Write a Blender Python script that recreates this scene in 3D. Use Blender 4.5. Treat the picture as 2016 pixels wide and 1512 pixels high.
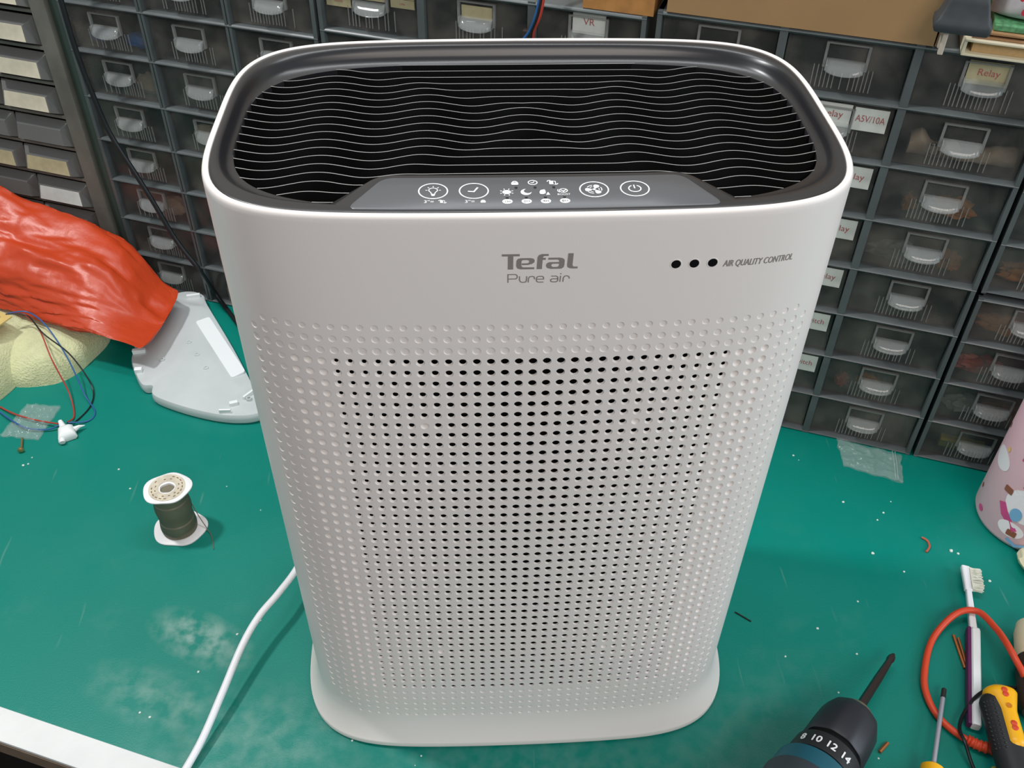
import bpy, bmesh, math, random
from mathutils import Vector, Matrix, noise
R = random.Random(7)
for o in list(bpy.data.objects): bpy.data.objects.remove(o)
scene = bpy.context.scene
COL = scene.collection
PI = math.pi

# ------------------------------------------------------------------ camera
S = 0.0084                                    # one hole pitch of the purifier in metres
cam_d = bpy.data.cameras.new('camera'); cam = bpy.data.objects.new('camera', cam_d); COL.objects.link(cam)
cam_d.sensor_width = 36; cam_d.sensor_fit = 'HORIZONTAL'; cam_d.lens = 34.166; cam_d.clip_start = 0.02
r_ = Vector((0.99885141, -0.04630978, 0.01229897)); u_ = Vector((0.02188082, 0.66920634, 0.7427544)); f_ = Vector((0.04262734, 0.74163217, -0.66945099))
M = Matrix.Identity(4)
for i in range(3):
    M[i][0] = r_[i]; M[i][1] = u_[i]; M[i][2] = -f_[i]
M[0][3], M[1][3], M[2][3] = -0.03744209, -0.43707569, 0.81953594
cam.matrix_world = M
scene.camera = cam

# ------------------------------------------------------------------ world, lamps, exposure
w = bpy.data.worlds.new('world'); scene.world = w; w.use_nodes = True
w.node_tree.nodes['Background'].inputs[0].default_value = (0.80, 0.90, 1.0, 1)
w.node_tree.nodes['Background'].inputs[1].default_value = 0.28
def area(name, loc, target, sx, sy, power, color):
    l = bpy.data.lights.new(name, 'AREA'); l.shape = 'RECTANGLE'; l.size = sx; l.size_y = sy; l.energy = power; l.color = color
    o = bpy.data.objects.new(name, l); COL.objects.link(o); o.location = loc
    o.rotation_euler = (Vector(target) - Vector(loc)).to_track_quat('-Z', 'Y').to_euler()
    return o
area('ceiling_tube_light', (0.1, 0.50, 2.0), (0.0, 0.1, 0.2), 1.3, 0.10, 12, (0.97, 0.99, 1.0))
area('bench_lamp_light', (-0.95, 0.43, 1.95), (0.0, 0.1, 0.2), 0.14, 0.14, 22, (0.98, 0.98, 0.97))
area('front_fill_light', (0.45, -1.9, 2.1), (0.0, 0.1, 0.3), 1.4, 0.8, 27, (1.0, 0.90, 0.82))  # added fill from behind the camera, brightens the purifier front
area('cool_side_fill_light', (2.0, -0.6, 1.0), (0.2, 0.1, 0.25), 1.0, 0.9, 20, (0.78, 0.90, 1.0))  # added cool fill from the right, lifts that side of the purifier
scene.view_settings.view_transform = 'Standard'; scene.view_settings.look = 'None'
scene.view_settings.exposure = 0.0; scene.view_settings.gamma = 1; scene.view_settings.use_curve_mapping = False

# ------------------------------------------------------------------ materials
def srgb(r, g, b):
    return tuple(((c/255)/12.92 if c/255 <= 0.04045 else ((c/255+0.055)/1.055)**2.4) for c in (r, g, b)) + (1,)
def mat(name, col, rough=0.5, metal=0.0, spec=0.5, alpha=1.0, trans=0.0, coat=0.0, bump=0.0, bscale=200, var=0.0, vscale=20, ior=1.45, sheen=0.0):
    m = bpy.data.materials.new(name); m.use_nodes = True; nt = m.node_tree; b = nt.nodes['Principled BSDF']
    b.inputs['Base Color'].default_value = col; b.inputs['Roughness'].default_value = rough; b.inputs['Metallic'].default_value = metal
    b.inputs['Specular IOR Level'].default_value = spec; b.inputs['Alpha'].default_value = alpha
    b.inputs['Transmission Weight'].default_value = trans; b.inputs['Coat Weight'].default_value = coat; b.inputs['IOR'].default_value = ior
    b.inputs['Sheen Weight'].default_value = sheen
    tc = nt.nodes.new('ShaderNodeTexCoord')
    if var > 0:
        n = nt.nodes.new('ShaderNodeTexNoise'); n.inputs['Scale'].default_value = vscale; n.inputs['Detail'].default_value = 6
        nt.links.new(tc.outputs['Object'], n.inputs['Vector'])
        mx = nt.nodes.new('ShaderNodeMix'); mx.data_type = 'RGBA'; mx.blend_type = 'MULTIPLY'
        rp = nt.nodes.new('ShaderNodeMapRange'); rp.inputs['From Min'].default_value = 0.35; rp.inputs['From Max'].default_value = 0.65
        rp.inputs['To Min'].default_value = 1-var; rp.inputs['To Max'].default_value = 1.0
        nt.links.new(n.outputs['Fac'], rp.inputs['Value'])
        mx.inputs[0].default_value = 1; mx.inputs[6].default_value = col
        cb = nt.nodes.new('ShaderNodeCombineColor')
        for k in range(3): nt.links.new(rp.outputs[0], cb.inputs[k])
        nt.links.new(cb.outputs[0], mx.inputs[7]); nt.links.new(mx.outputs[2], b.inputs['Base Color'])
    if bump > 0:
        n2 = nt.nodes.new('ShaderNodeTexNoise'); n2.inputs['Scale'].default_value = bscale; n2.inputs['Detail'].default_value = 4
        nt.links.new(tc.outputs['Object'], n2.inputs['Vector'])
        bp = nt.nodes.new('ShaderNodeBump'); bp.inputs['Strength'].default_value = bump; bp.inputs['Distance'].default_value = 0.001
        nt.links.new(n2.outputs['Fac'], bp.inputs['Height']); nt.links.new(bp.outputs[0], b.inputs['Normal'])
    return m
WHITE = mat('white_plastic', srgb(233, 226, 221), 0.38, bump=0.04, bscale=1500)
BLACK = mat('satin_black_plastic', srgb(34, 34, 37), 0.30, spec=0.6)
PANEL = mat('dark_grey_panel', srgb(82, 84, 88), 0.36, spec=0.6)
VOID = mat('matt_black_inside', srgb(14, 14, 15), 0.8, spec=0.2)
SLAT_GLINT = mat('slat_edge_glint', srgb(150, 150, 150), 0.25, spec=0.8)  # pale grey paints the glint on the black slats' top edges
PRINTW = mat('white_print', srgb(245, 245, 245), 0.5)
PRINTG = mat('grey_print', srgb(138, 131, 127), 0.45)
FRAME = mat('grey_green_frame', srgb(90, 96, 97), 0.33, var=0.2, vscale=30)
FRAMEL = mat('dusty_metal_frame', srgb(118, 116, 108), 0.5, var=0.3, vscale=25)
SIDE = mat('green_grey_steel', srgb(66, 80, 74), 0.45, var=0.15)
SMOKE = mat('smoky_clear_plastic', srgb(105, 108, 106), 0.12, alpha=0.30, spec=0.7)
def dusty(m, lo, hi, c0, c1):
    nt = m.node_tree; b = nt.nodes['Principled BSDF']; tc = nt.nodes.new('ShaderNodeTexCoord'); oi = nt.nodes.new('ShaderNodeObjectInfo'); va = nt.nodes.new('ShaderNodeVectorMath'); sc2 = nt.nodes.new('ShaderNodeMath'); sc2.operation = 'MULTIPLY'; sc2.inputs[1].default_value = 37.0
    nt.links.new(oi.outputs['Random'], sc2.inputs[0]); nt.links.new(tc.outputs['Object'], va.inputs[0]); nt.links.new(sc2.outputs[0], va.inputs[1])
    n = nt.nodes.new('ShaderNodeTexNoise'); n.inputs['Scale'].default_value = 22; n.inputs['Detail'].default_value = 5; nt.links.new(va.outputs[0], n.inputs['Vector'])
    r1 = nt.nodes.new('ShaderNodeMapRange'); r1.inputs['From Min'].default_value = 0.4; r1.inputs['From Max'].default_value = 0.66; r1.inputs['To Min'].default_value = lo; r1.inputs['To Max'].default_value = hi
    nt.links.new(n.outputs['Fac'], r1.inputs['Value']); nt.links.new(r1.outputs[0], b.inputs['Alpha'])
    r2 = nt.nodes.new('ShaderNodeMapRange'); r2.inputs['From Min'].default_value = 0.4; r2.inputs['From Max'].default_value = 0.66; nt.links.new(n.outputs['Fac'], r2.inputs['Value'])
    mx = nt.nodes.new('ShaderNodeMix'); mx.data_type = 'RGBA'; mx.inputs[6].default_value = c0; mx.inputs[7].default_value = c1; nt.links.new(r2.outputs[0], mx.inputs[0]); nt.links.new(mx.outputs[2], b.inputs['Base Color'])
dusty(SMOKE, 0.20, 0.42, srgb(92, 95, 94), srgb(122, 118, 112))
CLEAR = mat('clear_plastic_pull', srgb(185, 190, 188), 0.08, alpha=0.24, spec=1.0)
RIB = mat('clear_plastic_rib', srgb(150, 150, 148), 0.2, alpha=0.55, spec=0.8)
BIN = mat('hazy_bin_plastic', srgb(120, 120, 118), 0.25, alpha=0.75)
CARD = mat('aged_card', srgb(214, 206, 184), 0.8, var=0.15, vscale=60)
CARDW = mat('white_card', srgb(215, 218, 212), 0.75, var=0.12, vscale=60)
CARDY = mat('manila_card', srgb(186, 176, 140), 0.8, var=0.2, vscale=60)
RED = mat('red_ink', srgb(172, 92, 92), 0.7)
INK = mat('dark_ink', srgb(60, 52, 48), 0.7)
BOX = mat('cardboard', srgb(166, 132, 92), 0.85, var=0.12, vscale=8, bump=0.2, bscale=90)
BOXD = mat('cardboard_edge', srgb(140, 110, 86), 0.9, var=0.2, vscale=60)
CLOTH = mat('cream_towel', srgb(216, 218, 170), 0.95, bump=1.0, bscale=420, sheen=0.5, var=0.12, vscale=60)
CLOTH.node_tree.nodes['Bump'].inputs['Distance'].default_value = 0.002
BAG = mat('orange_plastic_bag', srgb(194, 66, 30), 0.38, spec=0.6, var=0.10, vscale=9, bump=0.35, bscale=60)
BAG.node_tree.nodes['Bump'].inputs['Distance'].default_value = 0.002
FROST = mat('frosted_clear_plastic', srgb(226, 232, 232), 0.22, alpha=0.74, spec=0.8, var=0.08)
FILM = mat('thin_clear_film', srgb(215, 225, 222), 0.14, alpha=0.15, spec=1.0)
LABELW = mat('glossy_white_label', srgb(240, 244, 244), 0.35)
WIRER = mat('red_wire', srgb(170, 58, 45), 0.45); WIREB = mat('blue_wire', srgb(42, 92, 150), 0.45); WIREK = mat('black_wire', srgb(26, 28, 30), 0.4)
CORDW = mat('white_cord', srgb(232, 232, 236), 0.4)
PCB = mat('tan_circuit_board', srgb(205, 180, 110), 0.6)
SOLDER = mat('solder_wire', srgb(132, 125, 108), 0.30, metal=0.35, spec=0.8)
FLANGE = mat('white_reel', srgb(236, 236, 238), 0.45)
REELLAB = mat('worn_reel_label', srgb(214, 205, 184), 0.7, var=0.25, vscale=160)
ORANGE = mat('orange_cable', srgb(214, 72, 40), 0.4)
YEL = mat('yellow_plastic', srgb(250, 182, 20), 0.35)
RUB = mat('black_rubber', srgb(38, 39, 42), 0.5)
CHUCK = mat('chuck_black', srgb(44, 46, 52), 0.45)
TEAL = mat('teal_tool_plastic', srgb(30, 92, 108), 0.45)
STEEL = mat('dark_steel', srgb(92, 84, 82), 0.35, metal=0.9)
CHROME = mat('chrome', srgb(178, 178, 190), 0.35, metal=0.4)
BRASS = mat('copper_scrap', srgb(176, 108, 62), 0.4, metal=0.6)
PINK = mat('pink_bottle', srgb(244, 196, 206), 0.4)
PURPLE = mat('purple_plastic', srgb(92, 30, 82), 0.4)
BRISTLE = mat('bristles', srgb(222, 222, 206), 0.8)
DEB = mat('white_debris', srgb(210, 225, 215), 0.6)
EDGE = mat('white_edge_tape', srgb(222, 224, 222), 0.55, var=0.06, bump=0.3, bscale=120)
WOOD = mat('board_edge', srgb(128, 110, 92), 0.7, var=0.25, vscale=40)
CREAM = mat('cream_plastic', srgb(222, 214, 180), 0.6)
BROWN = mat('dark_brown_rubber', srgb(52, 40, 34), 0.5)
FLOORM = mat('dark_floor', srgb(30, 26, 24), 0.8, var=0.3)
WALLM = mat('wall_paint', srgb(190, 184, 172), 0.9, var=0.1)
GLOSSB = mat('black_lens', srgb(20, 20, 22), 0.15)

def mat_green():
    m = mat('green_bench_mat', srgb(10, 128, 112), 0.42, spec=0.35, bump=0.15, bscale=700); nt = m.node_tree; b = nt.nodes['Principled BSDF']
    tc = nt.nodes.new('ShaderNodeTexCoord'); L = nt.links.new
    def nz(scale, detail=6, off=(0, 0, 0), sc=(1, 1, 1)):
        mp = nt.nodes.new('ShaderNodeMapping'); mp.inputs['Location'].default_value = off; mp.inputs['Scale'].default_value = sc
        L(tc.outputs['Object'], mp.inputs['Vector']); n = nt.nodes.new('ShaderNodeTexNoise'); n.inputs['Scale'].default_value = scale; n.inputs['Detail'].default_value = detail
        L(mp.outputs[0], n.inputs['Vector']); return n.outputs['Fac']
    def mr(x, a, bb, c, d):
        n = nt.nodes.new('ShaderNodeMapRange'); n.clamp = True
        for k, v in zip(('From Min', 'From Max', 'To Min', 'To Max'), (a, bb, c, d)): n.inputs[k].default_value = v
        L(x, n.inputs['Value']); return n.outputs[0]
    def math_(op, x, y):
        n = nt.nodes.new('ShaderNodeMath'); n.operation = op
        for i, v in enumerate((x, y)):
            if isinstance(v, (int, float)): n.inputs[i].default_value = v
            else: L(v, n.inputs[i])
        return n.outputs[0]
    def spot(x, y, rx, ry, ang=0):
        sb = nt.nodes.new('ShaderNodeMapping'); sb.vector_type = 'TEXTURE'
        sb.inputs['Location'].default_value = (x, y, 0); sb.inputs['Rotation'].default_value = (0, 0, ang); sb.inputs['Scale'].default_value = (rx, ry, 1)
        L(tc.outputs['Object'], sb.inputs['Vector']); ln = nt.nodes.new('ShaderNodeVectorMath'); ln.operation = 'LENGTH'
        L(sb.outputs[0], ln.inputs[0]); return mr(ln.outputs['Value'], 0.2, 1.0, 1.0, 0.0)
    fine = mr(nz(60, 8), 0.38, 0.68, 0, 1)
    dust = math_('MULTIPLY', mr(nz(16, 6, (3, 1, 0)), 0.55, 0.78, 0, 0.13), fine)
    sx_ = nt.nodes.new('ShaderNodeSeparateXYZ'); L(tc.outputs['Object'], sx_.inputs[0])
    tot = math_('MULTIPLY', dust, mr(sx_.outputs['Y'], 0.05, 0.25, 1.0, 0.15))
    for sp, k in ((spot(-0.305, 0.112, 0.065, 0.030, -0.5), 0.95), (spot(-0.325, 0.045, 0.10, 0.035, -0.4), 0.4), (spot(-0.24, 0.0, 0.13, 0.07), 0.30), (spot(0.10, -0.06, 0.09, 0.02, 0.2), 0.55), (spot(0.0, -0.06, 0.3, 0.1), 0.22), (spot(0.20, 0.0, 0.14, 0.05, 0.6), 0.13)):
        tot = math_('MAXIMUM', tot, math_('MULTIPLY', math_('MULTIPLY', sp, fine), k))
    scr = mr(nz(9, 2, (0, 0, 0), (14, 1.2, 1)), 0.70, 0.76, 0, 0.16)
    tot = math_('MAXIMUM', tot, scr)
    mx = nt.nodes.new('ShaderNodeMix'); mx.data_type = 'RGBA'; mx.inputs[6].default_value = srgb(0, 124, 110); mx.inputs[7].default_value = srgb(150, 176, 168)
    L(tot, mx.inputs[0]); L(mx.outputs[2], b.inputs['Base Color'])
    L(mr(nz(12, 5, (5, 5, 0)), 0.3, 0.7, 0.34, 0.5), b.inputs['Roughness'])
    return m
GREEN = mat_green()

# ------------------------------------------------------------------ helpers
class MB:
    def __init__(s): s.v = []; s.f = []; s.mi = []; s.m = 0
    def add(s, vs, fs):
        o = len(s.v); s.v += [tuple(p) for p in vs]; s.f += [tuple(i+o for i in f) for f in fs]; s.mi += [s.m]*len(fs); return s
    def box(s, x0, x1, y0, y1, z0, z1, M=None):
        vs = [(x, y, z) for z in (z0, z1) for y in (y0, y1) for x in (x0, x1)]
        if M: vs = [M @ Vector(p) for p in vs]
        return s.add(vs, [(0, 2, 3, 1), (4, 5, 7, 6), (0, 1, 5, 4), (2, 6, 7, 3), (0, 4, 6, 2), (1, 3, 7, 5)])
    def prism(s, pts, z0, z1, f=None):
        n = len(pts); f = f or (lambda x, y, z: (x, y, z))
        vs = [f(x, y, z0) for x, y in pts] + [f(x, y, z1) for x, y in pts]
        return s.add(vs, [tuple(range(n-1, -1, -1)), tuple(range(n, 2*n))] + [(i, (i+1) % n, n+(i+1) % n, n+i) for i in range(n)])
    def rings(s, rings, cap0=True, cap1=True, closed=True):
        n = len(rings[0]); vs = [p for r in rings for p in r]; fs = []
        for k in range(len(rings)-1):
            for i in range(n if closed else n-1):
                j = (i+1) % n; fs.append((k*n+i, k*n+j, (k+1)*n+j, (k+1)*n+i))
        if cap0: fs.append(tuple(range(n-1, -1, -1)))
        if cap1: fs.append(tuple(range((len(rings)-1)*n, len(rings)*n)))
        return s.add(vs, fs)
    def lathe(s, prof, n=32, M=None, cap=True, lobe=None):
        rs = []
        for r, z in prof:
            ring = []
            for i in range(n):
                a = 2*PI*i/n; rr = r*(lobe(a) if lobe else 1); p = Vector((rr*math.cos(a), rr*math.sin(a), z)); ring.append(M @ p if M else p)
            rs.append(ring)
        return s.rings(rs, cap, cap)
    def tube(s, pts, rad, n=10, cap=True):
        pts = [Vector(p) for p in pts]; rs = []; up = None
        for i, p in enumerate(pts):
            t = (pts[min(i+1, len(pts)-1)] - pts[max(i-1, 0)]).normalized()
            if up is None: up = t.orthogonal().normalized()
            up = (up - t*up.dot(t)).normalized(); b = t.cross(up)
            r = rad(i/(len(pts)-1)) if callable(rad) else rad
            rs.append([p + (up*math.cos(2*PI*k/n) + b*math.sin(2*PI*k/n))*r for k in range(n)])
        return s.rings(rs, cap, cap)
    def build(s, name, m, parent=None, smooth=True, ang=40, loc=None, bevel=0):
        me = bpy.data.meshes.new(name); me.from_pydata(s.v, [], s.f); assert not s.f or max(max(f) for f in s.f) < len(s.v), name
        for mm in (m if isinstance(m, (list, tuple)) else [m]): me.materials.append(mm)
        if any(s.mi): me.polygons.foreach_set('material_index', s.mi)
        bm = bmesh.new(); bm.from_mesh(me); bmesh.ops.recalc_face_normals(bm, faces=bm.faces)
        if smooth:
            for f in bm.faces: f.smooth = True
            for e in bm.edges:
                if len(e.link_faces) == 2 and e.calc_face_angle(0) > math.radians(ang): e.smooth = False
        bm.to_mesh(me); bm.free()
        o = bpy.data.objects.new(name, me); COL.objects.link(o)
        if parent: o.parent = parent
        if loc: o.location = loc
        if bevel:
            b = o.modifiers.new('bevel', 'BEVEL'); b.width = bevel; b.segments = 2; b.limit_method = 'ANGLE'
        return o
def spline(pts, n=8):
    P = [Vector(p) for p in pts]; out = []
    for i in range(len(P)-1):
        a, b, c, d = P[max(i-1, 0)], P[i], P[i+1], P[min(i+2, len(P)-1)]
        for k in range(n):
            t = k/n; out.append(0.5*((2*b) + (c-a)*t + (2*a-5*b+4*c-d)*t*t + (3*b-a-3*c+d)*t**3))
    out.append(P[-1]); return out
def tag(o, label, cat, group=None, kind=None):
    if label: o['label'] = label
    if cat: o['category'] = cat
    if group: o['group'] = group
    if kind: o['kind'] = kind
    return o
def empty(name, loc, rz=0, label=None, cat=None, group=None):
    o = bpy.data.objects.new(name, None); COL.objects.link(o); o.location = loc; o.rotation_euler = (0, 0, rz); o.empty_display_size = 0.02
    return tag(o, label, cat, group)
def stroke(mb, pts, wd, f, th=0.0, z=0.0, closed=False, endf=0.0):
    """ribbon of width wd along a 2D polyline, mapped by f(x, y, z)"""
    P = [Vector((p[0], p[1])) for p in pts]; n = len(P); L = []; Rr = []
    for i in range(n):
        a = P[(i-1) % n] if (closed or i > 0) else None; c = P[(i+1) % n] if (closed or i < n-1) else None
        d1 = (P[i]-a).normalized() if a is not None else (c-P[i]).normalized(); d2 = (c-P[i]).normalized() if c is not None else d1
        t = (d1+d2); t = t.normalized() if t.length > 1e-6 else d1; nn = Vector((-t.y, t.x)); k = min(1/max(0.35, nn.dot(Vector((-d2.y, d2.x)))), 1.8)
        wv = wd[i] if isinstance(wd, (list, tuple)) else wd
        L.append(P[i]+nn*wv*0.5*k); Rr.append(P[i]-nn*wv*0.5*k)
    vs = [f(p.x, p.y, z) for p in L] + [f(p.x, p.y, z) for p in Rr]
    m = n if closed else n-1
    mb.add(vs, [(i, (i+1) % n, n+(i+1) % n, n+i) for i in range(m)])
def disc(mb, cx, cy, rx, ry, f, z=0.0, n=24):
    mb.add([f(cx+rx*math.cos(2*PI*i/n), cy+ry*math.sin(2*PI*i/n), z) for i in range(n)], [tuple(range(n))])
def arcpts(cx, cy, rx, ry, a0, a1, n=16):
    return [(cx+rx*math.cos(math.radians(a0+(a1-a0)*i/n)), cy+ry*math.sin(math.radians(a0+(a1-a0)*i/n))) for i in range(n+1)]
def text_mesh(body, size, f, z=0.0, sx=1.0, align='CENTER', offset=0.0, shear=0.0):
    cu = bpy.data.curves.new('t', 'FONT'); cu.body = body; cu.size = size; cu.align_x = align; cu.offset = offset; cu.shear = shear; cu.resolution_u = 3
    o = bpy.data.objects.new('t', cu); COL.objects.link(o); dg = bpy.context.evaluated_depsgraph_get(); dg.update()
    me = bpy.data.meshes.new_from_object(o.evaluated_get(dg)); mb = MB()
    mb.add([f(v.co.x*sx, v.co.y, z) for v in me.vertices], [tuple(p.vertices) for p in me.polygons])
    bpy.data.objects.remove(o); bpy.data.meshes.remove(me); bpy.data.curves.remove(cu); return mb

# cabinet frame: s to the right along the drawer fronts, y back into the cabinets
CA = Vector((-0.4619249, 0.6830993, 0)); CD = Vector((0.9372779, -0.3485831, 0)); CN = Vector((0.3485831, 0.9372779, 0)); CR = math.atan2(CD.y, CD.x)
def cabp(s, y, z): return CA + CD*s + CN*y + Vector((0, 0, z))

# ------------------------------------------------------------------ setting and bench
def struct(name, mb, m): o = mb.build(name, m, smooth=False); o['kind'] = 'structure'; return o
def cbox(s0, s1, y0, y1, z0, z1, mb=None):
    mb = mb or MB(); pts = [cabp(s, y, z) for z in (z0, z1) for y in (y0, y1) for s in (s0, s1)]
    return mb.add(pts, [(0, 2, 3, 1), (4, 5, 7, 6), (0, 1, 5, 4), (2, 6, 7, 3), (0, 4, 6, 2), (1, 3, 7, 5)])
struct('floor', cbox(-2.5, 3.5, -3.0, 0.45, -0.78, -0.76), FLOORM)
struct('wall_back', cbox(-2.5, 3.5, 0.34, 0.40, -0.76, 1.9), WALLM)
bench = empty('workbench', cabp(0.4, -0.3, -0.76), CR, 'long workbench with a green mat top and a white taped front edge', 'workbench')
def local(o, parent): o.parent = parent; o.matrix_parent_inverse = Matrix.LocRotScale(parent.location, parent.rotation_euler, None).inverted(); return o
local(cbox(-1.1, 1.9, -0.602, 0.33, -0.004, 0.0).build('green_mat', GREEN, smooth=False), bench)
local(cbox(-1.1, 1.9, -0.629, -0.601, -0.004, 0.0004).build('edge_tape', EDGE, smooth=False, bevel=0.0006), bench)
local(cbox(-1.1, 1.9, -0.630, 0.33, -0.022, -0.004).build('board', WOOD, smooth=False), bench)
for s, y in ((-0.95, -0.55), (1.75, -0.55), (-0.95, 0.27), (1.75, 0.27)):
    local(cbox(s-0.03, s+0.03, y-0.03, y+0.03, -0.76, -0.022).build('leg', FRAME, smooth=False), bench)

# ------------------------------------------------------------------ air purifier
a, b, n1, z0, zt = 22.4597, 13.7840, 4.6, 52.6844, 64.7152
ny, tap, pv, bw = 3.891, 0.02608, 1.04223, 0.0515
n1 = 6.5895; ea, n2, ny2 = 0.975, 5.6133, 3.8124
def sup(t, aa, bb, nx, nyy, bow):
    c, s = math.cos(t), math.sin(t); c = 0 if abs(c) < 1e-9 else c; s = 0 if abs(s) < 1e-9 else s
    x = aa*math.copysign(abs(c)**(2/nx), c); y = bb*math.copysign(abs(s)**(2/nyy), s); return x, y*(1-bow*(x/aa)**2)
NT = 7200; TAB = []
for i in range(NT): TAB.append(sup(-PI/2 + 2*PI*i/NT, a, b, n1, ny, bw))
CUM = [0.0]
for i in range(NT):
    p, q = TAB[i], TAB[(i+1) % NT]; CUM.append(CUM[-1] + math.hypot(q[0]-p[0], q[1]-p[1]))
LT = CUM[-1]
import bisect
def O(s):
    s = s % LT; i = max(0, min(NT-1, bisect.bisect_right(CUM, s)-1)); t = (s-CUM[i])/max(1e-9, CUM[i+1]-CUM[i]); p, q = TAB[i], TAB[(i+1) % NT]
    return p[0]+(q[0]-p[0])*t, p[1]+(q[1]-p[1])*t
def ON(s):
    p, q = O(s-0.35), O(s+0.35); dx, dy = q[0]-p[0], q[1]-p[1]; l = math.hypot(dx, dy); return dy/l, -dx/l
CACHE = {}
def on(s):
    k = round(s % LT, 5)
    if k not in CACHE: CACHE[k] = O(s) + ON(s)
    return CACHE[k]
def hs(s, z, off=0.0):
    x, y, nx, nyv = on(s); k = 1 - tap*(zt-z)/60 if z < zt else 1
    return ((x*k + nx*off)*S, (y + b + nyv*off)*S, z*S)
pur = empty('air_purifier', (0, 0.115, 0), 0, 'large white air purifier with perforated front, black top grille and touch panel', 'air purifier')
PUR = Matrix.Translation((0, -0.115, 0))
def pb(mb, name, m, parent=None, **k):
    mb.v = [(p[0], p[1]-0.115, p[2]) for p in mb.v]; return mb.build(name, m, parent or pur, **k)
class Shell:
    def __init__(s): s.v = []; s.f = []; s.d = {}
    def vid(s, ss, z, off=0.0):
        k = (round(ss % LT, 3), round(z, 3), round(off, 3))
        if k[0] == round(LT, 3): k = (0.0, k[1], k[2])
        if k not in s.d: s.d[k] = len(s.v); s.v.append(hs(ss, z, off))
        return s.d[k]
sh = Shell()
Q = 4
def flare(z):
    t = max(0.0, min(1.0, (5.6-z)/4.6)); return 1.25*(t**2.2)
def cellb(c, r):
    zc = z0 - r*pv; h = pv/2; pts = []
    for i in range(Q): pts.append((c-0.5+i/Q, zc-h))
    for i in range(Q): pts.append((c+0.5, zc-h+2*h*i/Q))
    for i in range(Q): pts.append((c+0.5-i/Q, zc+h))
    for i in range(Q): pts.append((c-0.5, zc+h-2*h*i/Q))
    return pts, zc
for r in range(-3, 47):
    for c in range(-20, 21):
        pts, zc = cellb(c, r); ids = [sh.vid(s_, z_, flare(z_)) for s_, z_ in pts]; ac = abs(c)
        kind = 'hole' if (0 <= r <= 41 and ac <= 14) else 'bowl' if (0 <= r <= 41 and ac <= 17) else 'flat'
        if kind == 'hole' and ((r == 6 and ac == 8) or (r == 35 and ac == 8)): kind = 'bowl'
        if (ac == 20 and (r == -3 or r >= 44)) or (ac >= 19 and r >= 45) or (ac >= 18 and r >= 46): kind = None
        if kind is None: sh.f.append(tuple(ids)); continue
        rad = 0.325 if r <= 30 else 0.325 - (r-30)*0.004
        if kind == 'flat': rad = {-3: 0.26, -2: 0.29, -1: 0.32}.get(r, 0.28 if r < 42 else 0.27-(r-42)*0.012)
        if kind == 'hole':
            ri = min(rad*0.93, (0.305 - 0.155*(ac/14)**1.1)); prof = [(rad+0.045, 0), (rad, 0), (rad*0.96, -0.03), (ri+(rad-ri)*0.22, -0.135), (ri, -0.17)]
        elif kind == 'bowl': prof = [(rad+0.045, 0), (rad, 0), (rad*0.95, -0.06), (rad*0.75, -0.13), (rad*0.5, -0.17), (rad*0.2, -0.185)]
        else: prof = [(rad+0.045, 0), (rad, 0), (rad*0.95, -0.045), (rad*0.88, -0.055), (rad*0.5, -0.055)]
        prev = ids
        for rr, off in prof:
            cur = []
            for k in range(16):
                an = math.radians(225 + k*22.5); s_ = c + rr*math.cos(an); z_ = zc + rr*math.sin(an)
                cur.append(sh.vid(s_, z_, off + flare(z_)))
            for k in range(16): sh.f.append((prev[k], prev[(k+1) % 16], cur[(k+1) % 16], cur[k]))
            prev = cur
        if kind != 'hole': sh.f.append(tuple(prev))
# plain strips around
sg = 20.5; front = [-sg + i/Q for i in range(int(2*sg*Q)+1)]; rest = [sg + (LT-2*sg)*i/150 for i in range(1, 150)]
ring = front + rest
zc_top = z0 + 3.5*pv; zc_bot = z0 - 46.5*pv
def strip(zs, cols, close=True):
    m = len(cols)
    for j in range(len(zs)-1):
        for i in range(m if close else m-1):
            k = (i+1) % m
            sh.f.append((sh.vid(cols[i], *zs[j]), sh.vid(cols[k], *zs[j]), sh.vid(cols[k], *zs[j+1]), sh.vid(cols[i], *zs[j+1])))
up = [(zc_top + (zt-0.6-zc_top)*i/8, 0.0) for i in range(9)]
lip = [(zt-0.3, -0.01), (zt-0.12, -0.07), (zt-0.02, -0.17), (zt+0.02, -0.30), (zt, -0.42), (zt-0.08, -0.50), (zt-0.6, -0.54)]
strip(up + lip, ring)
zr = []
for r in range(-3, 47):
    zc = z0 - r*pv
    for i in range(Q): zr.append(zc + pv/2 - pv*i/Q)
zr.append(zc_bot)
strip([(z, flare(z)) for z in zr[::2]], [sg] + rest + [LT-sg], close=False)
low = [(zc_bot, flare(zc_bot))]
for i in range(1, 9):
    z = zc_bot + (1.0-zc_bot)*i/8; low.append((z, flare(z)))
low += [(0.93, 1.30), (0.3, 1.30), (0.25, 1.22), (0.25, 0.2)]
strip(low, ring)
hm = MB(); hm.v = sh.v; hm.f = sh.f; hm.mi = [0]*len(sh.f)
pb(hm, 'housing', WHITE, ang=50)
for x in (-15, 15):
    for y in (4, 23): pb(MB().lathe([(1.2*S, 0), (1.2*S, 0.45*S)], 20, Matrix.Translation((x*S, y*S, 0))), 'foot', VOID)
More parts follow.
